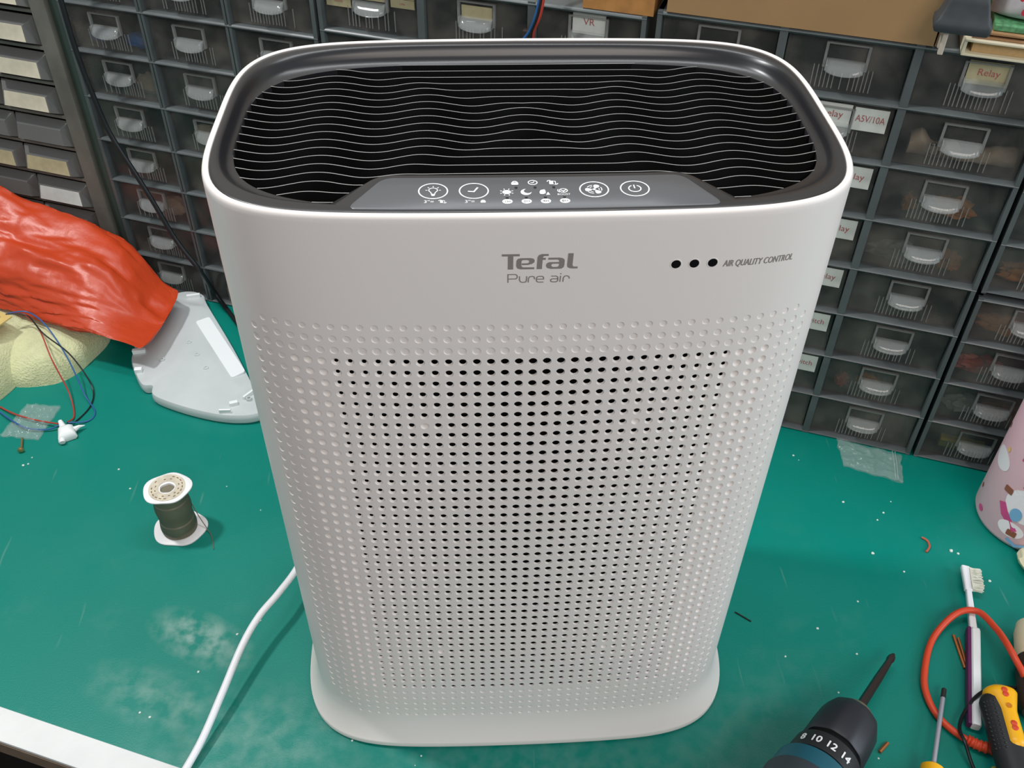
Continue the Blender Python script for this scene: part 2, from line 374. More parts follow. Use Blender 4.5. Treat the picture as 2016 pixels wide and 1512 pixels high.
# black liner, added so the hollow inside stays dark behind holes and grille
def supring(aa, bb, cy, z, n=160, nx=5.0, nyy=3.9): return [((lambda p: (p[0]*S, (p[1]+cy)*S, z*S))(sup(2*PI*i/n, aa, bb, nx, nyy, bw))) for i in range(n)]
dm = MB(); dm.rings([supring(a-1.6, b-1.15, b, 2.5), supring(a-1.0, b-1.0, b, zt-2.2), supring(a-2.2, b-2.6, b+0.2, zt-2.4), supring(a-2.6, b-3.6, b+0.3, zt-7.5)], True, True)
pb(dm, 'added_dark_liner', VOID)
# top surround
ai, bi, cyi = a-1.55, b-2.75, b+0.45
NS = 240
def inner(i, z, sc=1.0):
    p = sup(-PI/2 + 2*PI*i/NS, ai*sc, bi*sc, 4.6, 3.5, bw); return (p[0], p[1]+cyi)
def outer(i, wv):
    p = sup(-PI/2 + 2*PI*i/NS, a, b, n1, ny, bw); q = sup(-PI/2 + 2*PI*(i+0.5)/NS, a, b, n1, ny, bw); q0 = sup(-PI/2 + 2*PI*(i-0.5)/NS, a, b, n1, ny, bw)
    dx, dy = q[0]-q0[0], q[1]-q0[1]; l = math.hypot(dx, dy); return (p[0]-dy/l*wv, p[1]+dx/l*wv+b)
rs = []
for t, zz in ((-1, -0.5), (0, -0.12), (0.03, -0.06), (0.18, -0.05), (0.30, -0.08), (0.38, -0.14), (0.46, -0.28), (0.54, -0.52), (0.62, -0.80), (0.72, -1.03), (0.86, -1.18), (1.0, -1.28), (1.0, -2.4)):
    rr = []
    for i in range(NS):
        o1 = outer(i, 0.5); o2 = inner(i, 0); tt = max(t, 0); rr.append(((o1[0]+(o2[0]-o1[0])*tt)*S, (o1[1]+(o2[1]-o1[1])*tt)*S, (zt+zz)*S))
    rs.append(rr)
pb(MB().rings(rs, False, False), 'top_surround', BLACK, ang=60)
# wavy black slats, highlight painted along the top edges
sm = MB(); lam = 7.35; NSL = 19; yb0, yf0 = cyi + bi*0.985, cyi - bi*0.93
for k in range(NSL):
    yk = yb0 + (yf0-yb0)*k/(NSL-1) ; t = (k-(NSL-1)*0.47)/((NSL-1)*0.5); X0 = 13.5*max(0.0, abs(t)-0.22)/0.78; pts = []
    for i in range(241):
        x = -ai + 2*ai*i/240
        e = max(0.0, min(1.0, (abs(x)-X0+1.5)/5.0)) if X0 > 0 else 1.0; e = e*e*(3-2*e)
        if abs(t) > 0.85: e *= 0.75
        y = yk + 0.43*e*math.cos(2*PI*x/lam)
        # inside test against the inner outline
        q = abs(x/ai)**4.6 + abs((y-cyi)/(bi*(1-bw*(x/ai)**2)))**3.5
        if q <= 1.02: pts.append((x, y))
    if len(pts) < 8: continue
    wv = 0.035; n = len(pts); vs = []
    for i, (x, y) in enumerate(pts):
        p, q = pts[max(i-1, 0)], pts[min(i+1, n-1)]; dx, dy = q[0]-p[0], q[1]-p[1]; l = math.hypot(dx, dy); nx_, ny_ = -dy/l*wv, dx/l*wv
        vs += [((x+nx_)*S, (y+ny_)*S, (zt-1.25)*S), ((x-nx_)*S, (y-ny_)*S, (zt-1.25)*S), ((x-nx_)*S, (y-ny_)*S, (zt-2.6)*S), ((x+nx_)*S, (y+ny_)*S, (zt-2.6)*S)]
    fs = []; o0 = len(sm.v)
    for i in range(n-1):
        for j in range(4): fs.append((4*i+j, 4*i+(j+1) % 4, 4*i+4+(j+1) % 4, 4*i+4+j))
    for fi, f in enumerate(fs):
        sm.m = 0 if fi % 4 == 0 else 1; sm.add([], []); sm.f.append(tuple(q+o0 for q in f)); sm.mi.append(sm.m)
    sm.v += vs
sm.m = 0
pb(sm, 'grille', [SLAT_GLINT, VOID], smooth=False)
cr = MB()
for x in (-16.5, -11, -5.5, 0, 5.5, 11, 16.5): cr.box((x-0.08)*S, (x+0.08)*S, (cyi-bi*0.9)*S, (cyi+bi*0.9)*S, (zt-3.0)*S, (zt-2.5)*S)
pb(cr, 'grille_crossbar', VOID, smooth=False)
# control panel
def fy(x): return b + sup(-PI/2 + (PI/2)*0, a, b, n1, ny, bw)[1]*0 - b*(1-abs(x/a)**n1)**(1/ny)*(1-bw*(x/a)**2)
def rpoly(pts, rad, n=6):
    out = []
    for i, p in enumerate(pts):
        p = Vector(p); q = Vector(pts[i-1]); r2 = Vector(pts[(i+1) % len(pts)]); d1 = (q-p).normalized(); d2 = (r2-p).normalized(); rr = rad[i]
        if rr <= 0: out.append(tuple(p)); continue
        s1, s2 = p+d1*rr, p+d2*rr
        for k in range(n+1): t = k/n; out.append(tuple(s1*(1-t)**2 + p*2*t*(1-t) + s2*t*t))
    return out
def trap(x0, x1, y0, y1, rad): # front edge follows the rim
    fr = [(-x0 + 2*x0*i/20, 0) for i in range(21)]
    base = [(x0, y0), (x1, y1), (-x1, y1), (-x0, y0)]; return rpoly(base, rad)
def follow(p): return (p[0], p[1] + fy(p[0]) - 0.0)
def mp(x, y, z): return (x*S, (y+fy(x))*S, (zt+z)*S)
bz = rpoly([(13.4, 0.56), (10.3, 5.25), (-10.3, 5.25), (-13.4, 0.56)], [0.4, 1.2, 1.2, 0.4]); bz2 = rpoly([(15.5, 0.56), (10.9, 5.45), (-10.9, 5.45), (-15.5, 0.56)], [0.3, 1.2, 1.2, 0.3])
def subdiv_front(p):
    out = []
    for i in range(len(p)):
        q, r3 = p[i], p[(i+1) % len(p)]; out.append(q)
        if math.hypot(q[0]-r3[0], q[1]-r3[1]) > 9:
            for k in range(1, 16): out.append((q[0]+(r3[0]-q[0])*k/16, q[1]+(r3[1]-q[1])*k/16))
    return out
B1, B2 = subdiv_front(bz), subdiv_front(bz2)
bzm = MB(); bzm.rings([[mp(x, y, -2.2) for x, y in B2], [mp(x, y, -1.1) for x, y in B2], [mp(x*0.6+x2*0.4, y*0.6+y2*0.4, -0.35) for (x, y), (x2, y2) in zip(B1, B2)], [mp(x, y, -0.1) for x, y in B1]])
pb(bzm, 'panel_bezel', BLACK, ang=50)
fp = subdiv_front(rpoly([(12.1, 0.85), (9.9, 4.75), (-9.9, 4.75), (-12.1, 0.85)], [0.9, 0.8, 0.8, 0.9]))
panel = pb(MB().rings([[mp(x, y, -0.3) for x, y in fp], [mp(x, y, -0.03) for x, y in fp], [mp(x*0.996, y*0.985+0.04, 0.0) for x, y in fp]]), 'control_panel', PANEL, ang=50)
gr = MB(); stroke(gr, fp, 0.12, mp, z=-0.085, closed=True); pb(gr, 'panel_groove', VOID, panel, smooth=False)
ZI = 0.012
def sym(name, m=PRINTW): return name, m
def icon(name, draw, cx, cy, sc=1.0, m=PRINTW, parent=None, z=ZI):
    mb = MB(); draw(mb, lambda x, y, zz: mp(cx + x*sc, cy + y*sc, zz + z)); return pb(mb, name, m, parent or panel, smooth=False)
def ringp(mb, f, rr=0.93, wv=0.085): stroke(mb, arcpts(0, 0, rr, rr, 0, 360, 40)[:-1], wv, f, closed=True)
def bulb(mb, f):
    ringp(mb, f); stroke(mb, arcpts(0, 0.10, 0.28, 0.27, -50, 230, 18), 0.06, f)
    stroke(mb, [(0.18, -0.11), (0.11, -0.3), (0.10, -0.45)], 0.06, f); stroke(mb, [(-0.18, -0.11), (-0.11, -0.3), (-0.10, -0.45)], 0.06, f); disc(mb, 0, -0.48, 0.12, 0.13, f)
    for an in (0, 45, 90, 135, 180): c, s = math.cos(math.radians(an)), math.sin(math.radians(an)); stroke(mb, [(c*0.37, 0.10+s*0.37), (c*0.5, 0.10+s*0.5)], 0.055, f)
def clock(mb, f): ringp(mb, f); stroke(mb, [(-0.38, -0.05), (0.0, -0.1), (0.26, 0.42)], 0.11, f)
def fan(mb, f):
    ringp(mb, f); disc(mb, 0, 0, 0.10, 0.10, f)
    for an in (185, 65, -55):
        c, s = math.cos(math.radians(an)), math.sin(math.radians(an)); pts = []
        for i in range(18):
            t = 2*PI*i/18; lx, ly = 0.36+0.24*math.cos(t), 0.16*math.sin(t)*(1.1+0.6*math.cos(t)); pts.append((c*lx-s*ly, s*lx+c*ly))
        mb.add([f(x, y, 0) for x, y in pts], [tuple(range(18))])
    for an in (100, -20, 215): stroke(mb, arcpts(0, 0, 0.5, 0.5, an, an+48, 8), 0.06, f); stroke(mb, arcpts(0, 0, 0.33, 0.33, an+5, an+42, 6), 0.05, f)
def power(mb, f): ringp(mb, f); stroke(mb, arcpts(0, 0, 0.40, 0.40, 115, 425, 24), 0.08, f); stroke(mb, [(0, 0.02), (-0.02, 0.45)], 0.08, f)
for nm, dr, x in (('light_button', bulb, -6.6), ('timer_button', clock, -3.97), ('fan_button', fan, 3.85), ('power_button', power, 6.52)): icon(nm, dr, x, 3.05)
def lock(mb, f): mb.prism(rpoly([(-.26, -.26), (.26, -.26), (.26, .08), (-.26, .08)], [.08]*4, 3), 0, 0.01, f); stroke(mb, arcpts(0, .05, .17, .2, 0, 180, 10), .09, f)
def clk(mb, f): stroke(mb, arcpts(0, 0, .33, .3, 0, 360, 24)[:-1], .08, f, closed=True); stroke(mb, [(-.16, -.02), (0, -.05), (.12, .14)], .08, f)
def filt(mb, f):
    mb.prism([(-.22, -.25), (.08, -.28), (.08, .22), (-.22, .2)], 0, .01, f); stroke(mb, [(.1, .2), (.24, .16), (.26, -.26), (.12, -.28)], .06, f)
    stroke(mb, [(-.38, .12), (-.3, .28), (-.1, .3)], .07, f); stroke(mb, [(.42, -.12), (.36, -.26), (.22, -.32)], .07, f)
def sun(mb, f):
    disc(mb, 0, 0, .32, .28, f)
    for k in range(8): an = math.radians(22.5+45*k); stroke(mb, [(math.cos(an)*.38, math.sin(an)*.36), (math.cos(an)*.52, math.sin(an)*.5)], .07, f)
def moon(mb, f):
    o1 = arcpts(0, 0, .4, .42, 100, 335, 18); o2 = arcpts(.14, .14, .3, .3, 340, 110, 14); P = o1+o2
    n = len(o1)-1; m2 = len(o2)-1
    ids = [f(x, y, 0) for x, y in P]; fs = []
    for i in range(n):
        j = round(i*m2/n); j2 = round((i+1)*m2/n); a0, a1 = i, i+1; b0, b1 = n+1+(m2-j), n+1+(m2-j2); fs.append((a0, a1, b1) if b0 == b1 else (a0, a1, b1, b0))
    mb.add(ids, fs)
def leaf(mb, f): mb.prism([(-.35, -.05), (-.25, .25), (.05, .35), (.12, .1), (.1, -.2), (-.1, -.32), (-.3, -.28)], 0, .01, f); mb.prism([(.12, -.42), (.42, -.4), (.28, -.02)], 0, .01, f)
def boost(mb, f):
    stroke(mb, arcpts(0, .12, .3, .26, 0, 360, 20)[:-1], .07, f, closed=True); stroke(mb, [(-.2, .2), (0, .05), (.2, .22)], .09, f); stroke(mb, [(0, .05), (0, -.1)], .1, f); stroke(mb, arcpts(0, .14, .42, .34, 150, 230, 8), .05, f)
for nm, dr, x, y in (('lock_icon', lock, -1.28, 3.98), ('clock_icon', clk, -0.1, 4.02), ('filter_icon', filt, 1.18, 4.0), ('sun_icon', sun, -1.85, 2.86), ('moon_icon', moon, -0.6, 2.84), ('leaf_icon', leaf, 0.57, 2.82), ('boost_icon', boost, 1.83, 2.86)): icon(nm, dr, x, y, 0.88)
tm = text_mesh('BOOST', 0.26, lambda x, y, z: mp(1.83+x*1.0, 2.42+y, z+ZI), 0); pb(tm, 'boost_lettering', PRINTW, panel, smooth=False)
for i, t in enumerate(('1H', '2H', '4H', '8H')):
    x = -1.85 + i*1.23
    tl = icon('timer_mark', lambda mb, f: disc(mb, 0, 0, .33, .28, f), x, 1.72, 1.0)
    pb(text_mesh(t, 0.34, lambda px, py, z: mp(x+px, 1.60+py, z+ZI*2), 0), 'timer_lettering', PANEL, tl, smooth=False)
for x, y in [(-1.22, 3.4), (0.02, 3.4), (1.24, 3.4)] + [(-1.85+i*1.23, 2.14) for i in range(4)]:
    icon('indicator_light', lambda mb, f: mb.prism([(-.08, -.12), (.08, -.12), (.1, .1), (-.1, .1)], 0, .004, f), x, y, 1.0, GLOSSB)
for x, tx in ((-6.95, 'a'), (-4.35, 'b')):
    pb(text_mesh("3''=", 0.46, lambda px, py, z: mp(x+px+0.1, 1.60+py, z+ZI), 0), 'hold_lettering', PRINTW, panel, smooth=False)
    icon('hold_icon', filt if tx == 'a' else lock, x+0.95, 1.76, 0.62)
# front print: Tefal, Pure air, AIR QUALITY CONTROL, lenses
def fr(off): return lambda x, y, z: hs(x, y, off + z)
def mapr(x0, x1, px0, px1): return lambda v: x0 + (v-px0)*(x1-x0)/(px1-px0)
gx = mapr(-2.26, 2.71, 175, 1765); gy = mapr(61.86, 60.66, 218, 518)
lg = MB(); F = fr(0.012)
def gpoly(pts): lg.add([F(gx(x), gy(y), 0) for x, y in pts], [tuple(range(len(pts)))])
def gband(o1, o2):  # band between two equal-length curves
    n = len(o1); lg.add([F(gx(x), gy(y), 0) for x, y in o1+o2], [(i, i+1, n+i+1, n+i) for i in range(n-1)])
def dens(pts, n=24):
    L = [0]
    for p, q in zip(pts, pts[1:]): L.append(L[-1]+math.hypot(q[0]-p[0], q[1]-p[1]))
    out = []
    for i in range(n+1):
        t = L[-1]*i/n; k = 0
        while k < len(L)-2 and L[k+1] < t: k += 1
        u = (t-L[k])/max(1e-9, L[k+1]-L[k]); out.append((pts[k][0]+(pts[k+1][0]-pts[k][0])*u, pts[k][1]+(pts[k+1][1]-pts[k][1])*u))
    return out
gpoly([(175, 218), (545, 218), (545, 260), (175, 260)]); gpoly([(300, 260), (413, 260), (413, 518), (300, 518)])
# e: outer/inner curves
eo = [(590, 433), (720, 433), (800, 415), (850, 385), (860, 345), (835, 310), (770, 298), (570, 298), (505, 312), (478, 355), (475, 455), (500, 500), (560, 518), (850, 518)]
ei = [(590, 400), (700, 400), (738, 390), (745, 372), (745, 358), (738, 345), (700, 336), (620, 336), (592, 345), (583, 370), (583, 440), (592, 462), (620, 478), (858, 480)]
gband([(x, y) for p, q in zip(eo, eo[1:]) for x, y in (p, ((p[0]+q[0])/2, (p[1]+q[1])/2))]+[eo[-1]], [(x, y) for p, q in zip(ei, ei[1:]) for x, y in (p, ((p[0]+q[0])/2, (p[1]+q[1])/2))]+[ei[-1]])
gband([(1145, 224), (1000, 224), (940, 245), (915, 290), (910, 380), (903, 518)], [(1145, 262), (1060, 262), (1035, 275), (1025, 300), (1022, 380), (1015, 518)]); gpoly([(1022, 298), (1090, 298), (1085, 338), (1020, 338)])
ao = [(1145, 298), (1380, 298), (1450, 312), (1485, 345), (1485, 440), (1470, 490), (1420, 518), (1200, 518), (1125, 500), (1095, 455), (1110, 410), (1160, 385), (1370, 384)]
ain = [(1138, 336), (1330, 336), (1362, 346), (1370, 365), (1370, 440), (1362, 468), (1330, 480), (1250, 480), (1220, 470), (1208, 448), (1212, 430), (1240, 418), (1370, 418)]
gband(ao, ain)
gband([(1553, 218), (1540, 450), (1552, 490), (1600, 512), (1665, 518), (1762, 518)], [(1665, 218), (1655, 420), (1655, 450), (1670, 475), (1700, 480), (1768, 480)])
pb(lg, 'brand_lettering', PRINTG, smooth=False)
pl = MB(); px = mapr(-1.89, 2.23, 310, 1600); py = mapr(60.30, 59.60, 635, 800)
def ps(pts): stroke(pl, [(px(x), py(y)) for x, y in pts], 0.075, F)
ps([(322, 800), (322, 645), (480, 645), (510, 665), (515, 700), (490, 728), (322, 730)])
ps([(560, 680), (562, 760), (590, 790), (640, 798), (690, 790), (705, 760), (710, 680)])
ps([(742, 800), (748, 720), (770, 692), (820, 685), (862, 695), (875, 740)])
ps([(915, 740), (1060, 740), (1058, 705), (1030, 688), (950, 688), (918, 705), (908, 745), (918, 780), (950, 797), (1060, 797)])
ps([(1215, 688), (1320, 688), (1352, 705), (1356, 745), (1352, 780), (1320, 797), (1245, 797), (1212, 785), (1208, 755), (1240, 738), (1356, 740)])
ps([(1400, 800), (1410, 682)]); ps([(1412, 655), (1413, 635)])
ps([(1462, 800), (1470, 720), (1495, 692), (1540, 686), (1580, 698), (1595, 740)])
pb(pl, 'product_lettering', PRINTG, smooth=False)
aq = text_mesh('AIR QUALITY CONTROL', 0.72, lambda x, y, z: hs(12.42+x, 60.42+y-0.012*x, 0.012), 0, 0.62, 'LEFT', 0.0, 0.2); aq2 = text_mesh('AIR QUALITY CONTROL', 0.72, lambda x, y, z: hs(12.45+x, 60.41+y-0.012*x, 0.014), 0, 0.62, 'LEFT', 0.0, 0.2); aq.add(aq2.v, aq2.f)
wx = [p for p in aq.v]
pb(aq, 'air_quality_lettering', PRINTG, smooth=False)
for sx in (9.23, 10.45, 11.69):
    lm = MB(); lm.m = 0
    n = 28; R0 = [[hs(sx+rr*math.cos(2*PI*i/n), 60.77+rr*math.sin(2*PI*i/n), off) for i in range(n)] for rr, off in ((0.40, 0.0), (0.385, 0.02), (0.33, 0.018))]
    lens = pb(MB().rings([[hs(sx+0.32*math.cos(2*PI*i/n), 60.77+0.32*math.sin(2*PI*i/n), off) for i in range(n)] for off in (0.0, 0.015)], True, True), 'indicator_lens', GLOSSB)
    pb(MB().rings(R0, False, False), 'lens_ring', WHITE, lens)

# power cord of the purifier: leaves its back, sweeps left and forward over the bench edge
cp = spline([(-0.19, 0.215, 0.06), (-0.212, 0.172, 0.034), (-0.228, 0.138, 0.034), (-0.243, 0.112, 0.034), (-0.255, 0.083, 0.030), (-0.268, 0.040, 0.020), (-0.281, 0.0, 0.010), (-0.295, -0.035, 0.006), (-0.31, -0.075, 0.0045)], 8)
cm = MB().tube(cp, 0.0034, 12); pb(cm, 'power_cord', CORDW)

# ------------------------------------------------------------------ drawer cabinets
def drawer_front(w_, h_):
    """local: x centre 0, z from 0 (bottom) to h, y=0 front face, into +y"""
    d = MB(); t = 0.0018; hw = w_/2
    d.box(-hw, hw, 0, t, 0, h_); d.box(-hw, hw, t, 0.13, 0, t); d.box(-hw, -hw+t, t, 0.13, t, h_*0.86); d.box(hw-t, hw, t, 0.13, t, h_*0.86); d.box(-hw, hw, 0.13-t, 0.13, t, h_*0.86)
    d.m = 1
    for i in range(15):
        if R.random() < 0.12: continue
        x = -0.026 + 0.052*i/14 + R.uniform(-.0006, .0006); top = h_*0.36 if abs(x) < 0.017 else h_*0.46
        d.box(x-0.00045, x+0.00045, -0.0009, 0, 0.003, top)
    d.m = 0
    return d
def pull_mb(h_):
    p = MB(); n = 18; zc = h_*0.50; prof = [(0.0, 0.0050), (-0.005, 0.0038), (-0.0095, 0.0012), (-0.0122, -0.0020), (-0.0126, -0.0036), (-0.0118, -0.0044), (-0.0106, -0.0040), (-0.0100, -0.0022), (-0.0080, 0.0000), (-0.0045, 0.0020), (0.0, 0.0028)]
    rs = []
    for i in range(n+1):
        u = -1 + 2*i/n; k = 0.62 + 0.38*math.sqrt(max(0, 1-abs(u)**3)); xx = 0.0165*u
        rs.append([(xx*(1 - 0.10*(y/0.0122)**2*0), y*k, zc+z-0.0025*(1-abs(u)**2)*(-y/0.0122)) for y, z in prof])
    p.rings(rs, True, True)
    for sgn in (-1, 1):
        p.box(sgn*0.0165-0.0007, sgn*0.0165+0.0007, -0.0085, 0, zc-0.004, zc+0.005)
    return p
def holder_mb(h_):
    p = MB(); zc = h_*0.5
    for sgn in (-1, 1):
        x = sgn*0.0185; p.box(x-0.0012, x+0.0012, -0.0032, 0, zc-0.003, h_-0.006)
    p.box(-0.0197, 0.0197, -0.0026, 0, h_-0.0072, h_-0.0058); return p
PROTO = {}
def protos(w_, h_):
    k = (round(w_, 4), round(h_, 4))
    if k not in PROTO:
        PROTO[k] = (drawer_front(w_, h_).build('drawer', [SMOKE, RIB], smooth=False), pull_mb(h_).build('pull', CLEAR, ang=60), holder_mb(h_).build('label_holder', RIB, smooth=False))
        for o in PROTO[k]: COL.objects.unlink(o)
    return PROTO[k]
def add_drawer(root, cx, zb, w_, h_, card=None, dy=0.0, pull=True):
    A_ = protos(w_, h_)
    o = A_[0].copy(); COL.objects.link(o); o.parent = root; o.location = (cx, 0.002+dy, zb)
    for q in A_[1:]:
        c = q.copy(); COL.objects.link(c); c.parent = o; c.location = (0, 0, 0)
    for (x0, x1, zz0, zz1, m, txt) in (card or []):
        cm_ = MB().box(x0, x1, -0.0007, -0.0001, zz0, zz1); cm_.m = 1
        if txt:
            tt = text_mesh(txt, (zz1-zz0)*0.42, lambda x, y, z: ((x0+x1)/2+x, -0.0009, (zz0+zz1)/2 - (zz1-zz0)*0.1 + y), 0, min(1.0, (x1-x0)/((zz1-zz0)*0.42*0.62*len(txt))))
            cm_.add(tt.v, tt.f)
        c = cm_.build('card', [m, RED], o, smooth=False)
    return o
def frame_mb(width, xs, rows, pitch, depth=0.15, split=False):
    m = MB(); H = rows*pitch; rt, vt = 0.0055, 0.0075
    for r in range(rows+1):
        z = r*pitch; zc0 = max(0.0, z-rt/2) if r else 0.0; zc1 = z+rt/2 if r < rows else z
        if r == 0: zc1 = rt*0.7
        if r == rows: zc0 = z-rt
        # rounded nose rail then shelf
        prof = [(depth, zc1), (0.002, zc1), (-0.0025, zc1-0.0006), (-0.004, (zc0+zc1)/2), (-0.0025, zc0+0.0006), (0.002, zc0), (depth, zc0)]
        m.rings([[(x, y, zz) for y, zz in prof] for x in (0, width)], True, True)
    for x in xs:
        for sg_, off in ((1, 0),):
            if not split: m.box(x-vt/2, x+vt/2, -0.0034, depth, 0, H); continue
            m.box(x-vt/2, x-0.0007, -0.0034, depth, 0, H); m.box(x+0.0007, x+vt/2, -0.0034, depth, 0, H); m.box(x-0.0007, x+0.0007, 0.0015, depth, 0, H)
    m.box(0, 0.0045, -0.0036, depth, 0, H); m.box(width-0.0045, width, -0.0036, depth, 0, H); m.box(0, width, depth-0.002, depth, 0, H)
    return m
units = []
def cabinet(s0, s1, xs, rows, pitch, zb, label, cards, skip=()):
    root = empty('drawer_cabinet', cabp(s0, 0, zb), CR, label, 'drawer cabinet', 'component drawer cabinets along the back of the bench')
    frame_mb(s1-s0, [x-s0 for x in xs], rows, pitch, split=s0 < 0).build('cabinet_frame', FRAME, root, smooth=True, ang=50)
    ed = [s0] + list(xs) + [s1]
    for r in range(rows):
        for c in range(len(ed)-1):
            if (c, r) in skip: continue
            l = ed[c]+(0.0055 if c == 0 else 0.0047); rr_ = ed[c+1]-(0.0055 if c == len(ed)-2 else 0.0047)
            W_ = round(min(rr_-l, 0.2), 3); add_drawer(root, (l+rr_)/2 - s0, r*pitch+0.0036, W_, pitch-0.0072, cards.get((c, r)), dy=R.uniform(0, 0.0025))
    return root
h3 = 0.0595-0.0072
stk = lambda t: [(0.019, 0.050, h3*0.50, h3*0.93, CARDW, t)]
c3 = {(1, r): stk(t) for r, t in ((6, 'A5V/10A'), (4, 'relay'), (3, 'relay'), (2, 'switch'), (1, 'switch'), (5, 'relay'))}
c3[(1, 6)] = stk('A5V/10A') + [(-0.016, 0.0165, h3*0.52, h3*0.95, CARDW, 'relay')]
c3[(2, 7)] = [(-0.016, 0.020, h3*0.50, h3*0.90, CARDY, 'Relay')]
cabinet(-0.0350, 0.2905, (0.0735, 0.1835), 8, 0.05705, 0.0, 'grey drawer cabinet at the left, its dusty clear drawers glowing red below the orange bag', {(1, 7): [(-0.015, 0.015, 0.028, 0.044, CARDY, '')]})
h2 = 0.0586-0.0072
cabinet(0.2945, 0.6375, (0.4095, 0.5250), 8, 0.0586, 0.0, 'grey drawer cabinet behind the purifier with cream card labels and a drawer marked VR', {(2, 7): [(-0.016, 0.0165, h2*0.55, h2*0.98, CARDW, 'VR')], (1, 7): [(-0.016, 0.016, h2*0.55, h2*0.8, CARDY, '')],
    (0, 7): [(-0.05, -0.0225, h2*0.42, h2*0.65, CARDY, 'lotto'), (-0.05, -0.0225, h2*0.66, h2*0.95, CARDY, 'data'), (0.022, 0.048, h2*0.55, h2*0.72, CARDY, 'rele'), (0.022, 0.048, h2*0.73, h2*0.97, CARDY, 'bel'), (-0.016, 0.016, h2*0.62, h2*0.96, CARDY, '')]})
cabinet(0.6470, 1.0005, (0.7630, 0.8805), 8, 0.0595, 0.0, 'grey drawer cabinet right of the purifier under the large brown box', c3)
cabinet(1.0050, 1.3600, (1.1210, 1.2390), 4, 0.0578, 0.0, 'four-row grey drawer cabinet at the far right behind the pink bottle', {})
cabinet(1.0050, 1.3600, (1.1210, 1.2390), 4, 0.0578, 0.2375, 'four-row grey drawer cabinet stacked on another, below the books at the far right', {})

# old steel bin rack at far left
rack = empty('bin_rack', cabp(-0.0745, 0, 0), CR, 'old dusty steel rack of small clear bins at the far left, above the orange bag', 'drawer cabinet')
fr1 = MB(); fr1.box(0, 0.0215, -0.004, 0.20, 0, 0.56); fr1.build('side_post', FRAMEL, rack, smooth=False)
fr2 = MB(); fr2.box(0.0216, 0.0385, 0.003, 0.20, 0, 0.56); fr2.build('side_panel', SIDE, rack, smooth=False)
sf = MB()
for r in range(0, 13):
    z = r*0.0443 + 0.0265 - 0.0443
    if z < 0: continue
    sf.box(-0.40, 0, -0.001, 0.19, z-0.0018, z+0.0018)
sf.box(-0.40, 0, 0.188, 0.19, 0, 0.56); sf.build('shelf', FRAMEL, rack, smooth=False)
bp = MB(); hw = 0.040; H0 = 0.036
bp.rings([[(x, y, z) for x in (-hw, hw) for y, z in ()] for _ in ()] or [[(-hw, 0.002, 0.001), (hw, 0.002, 0.001), (hw, 0.002, H0), (-hw, 0.002, H0)], [(-hw+0.005, -0.012, 0.008), (hw-0.006, -0.012, 0.008), (hw-0.009, -0.008, 0.027), (-hw+0.007, -0.008, 0.027)]], False, True)
bp.box(-hw, hw, 0.003, 0.12, 0.001, 0.003); bp.box(-hw, -hw+0.001, 0.003, 0.12, 0.003, 0.032); bp.box(hw-0.001, hw, 0.003, 0.12, 0.003, 0.032); bp.box(-hw, hw, 0.0018, 0.0028, 0.0015, H0)
bpro = bp.build('bin', BIN, smooth=False); COL.objects.unlink(bpro)
cpro = MB().add([(-hw+0.007, -0.0126, 0.0085), (hw-0.008, -0.0126, 0.0085), (hw-0.011, -0.0086, 0.0265), (-hw+0.009, -0.0086, 0.0265), (-hw+0.007, -0.0122, 0.0085), (hw-0.008, -0.0122, 0.0085), (hw-0.011, -0.0082, 0.0265), (-hw+0.009, -0.0082, 0.0265)], [(0, 1, 2, 3), (7, 6, 5, 4), (0, 4, 5, 1), (1, 5, 6, 2), (2, 6, 7, 3), (3, 7, 4, 0)])
cards_ = {}
for mname, mm in (('w', CARD), ('y', CARDY), ('p', CARDW)):
    c_ = MB(); c_.v = list(cpro.v); c_.f = list(cpro.f); c_.mi = list(cpro.mi); cards_[mname] = c_.build('card', mm, smooth=False); COL.objects.unlink(cards_[mname])
for r in range(12):
    zb = r*0.0443 + 0.0265 - 0.0443 + 0.002
    if zb < 0: continue
    nb = 4; off = 0.0 if r % 2 else -0.004
    for k in range(nb):
        o = bpro.copy(); COL.objects.link(o); o.parent = rack; o.location = (-0.042 - k*0.083 + off, 0, zb)
        kindc = {8: 'w', 7: 'w', 6: 'w', 4: 'y', 9: 'w', 10: 'y', 3: 'p' if k == 0 else None}.get(r)
        if kindc:
            c = cards_[kindc].copy(); COL.objects.link(c); c.parent = o

# ------------------------------------------------------------------ things in the drawers
def blob(name, m, root_loc, rz, sx, sy, sz, label, cat, seed=1, rough=0.25, group=None):
    mb = MB(); n, k = 28, 16; rs = []
    for j in range(k+1):
        ph = PI*j/k; ring_ = []
        for i in range(n):
            th = 2*PI*i/n; d = Vector((math.sin(ph)*math.cos(th), math.sin(ph)*math.sin(th), math.cos(ph)))
            g = 1 + rough*noise.noise(d*2.2 + Vector((seed*7.1, 0, 0))) + rough*0.4*noise.noise(d*6 + Vector((0, seed*3.3, 0)))
            ring_.append((d.x*sx*g, d.y*sy*g, max(0.0, (d.z*g+0.9)*sz)))
        rs.append(ring_)
    mb.rings(rs, True, True); o = mb.build(name, m, loc=root_loc); o.rotation_euler = (0, 0, rz); tag(o, label, cat, group); return o
BLUEP = mat('blue_plastic', srgb(40, 110, 190), 0.5); BEIGE = mat('beige_wrapping', srgb(190, 172, 148), 0.7, var=0.2, vscale=60); OCHRE = mat('ochre_parts', srgb(190, 120, 50), 0.5, var=0.4, vscale=120)
REDP = mat('red_parts', srgb(170, 60, 45), 0.5); YG = mat('yellow_green_strips', srgb(190, 180, 50), 0.5, var=0.3, vscale=120); GREYP = mat('grey_parts', srgb(150, 155, 150), 0.5, var=0.3, vscale=90)
D1 = 0.0060; D3 = 0.0054
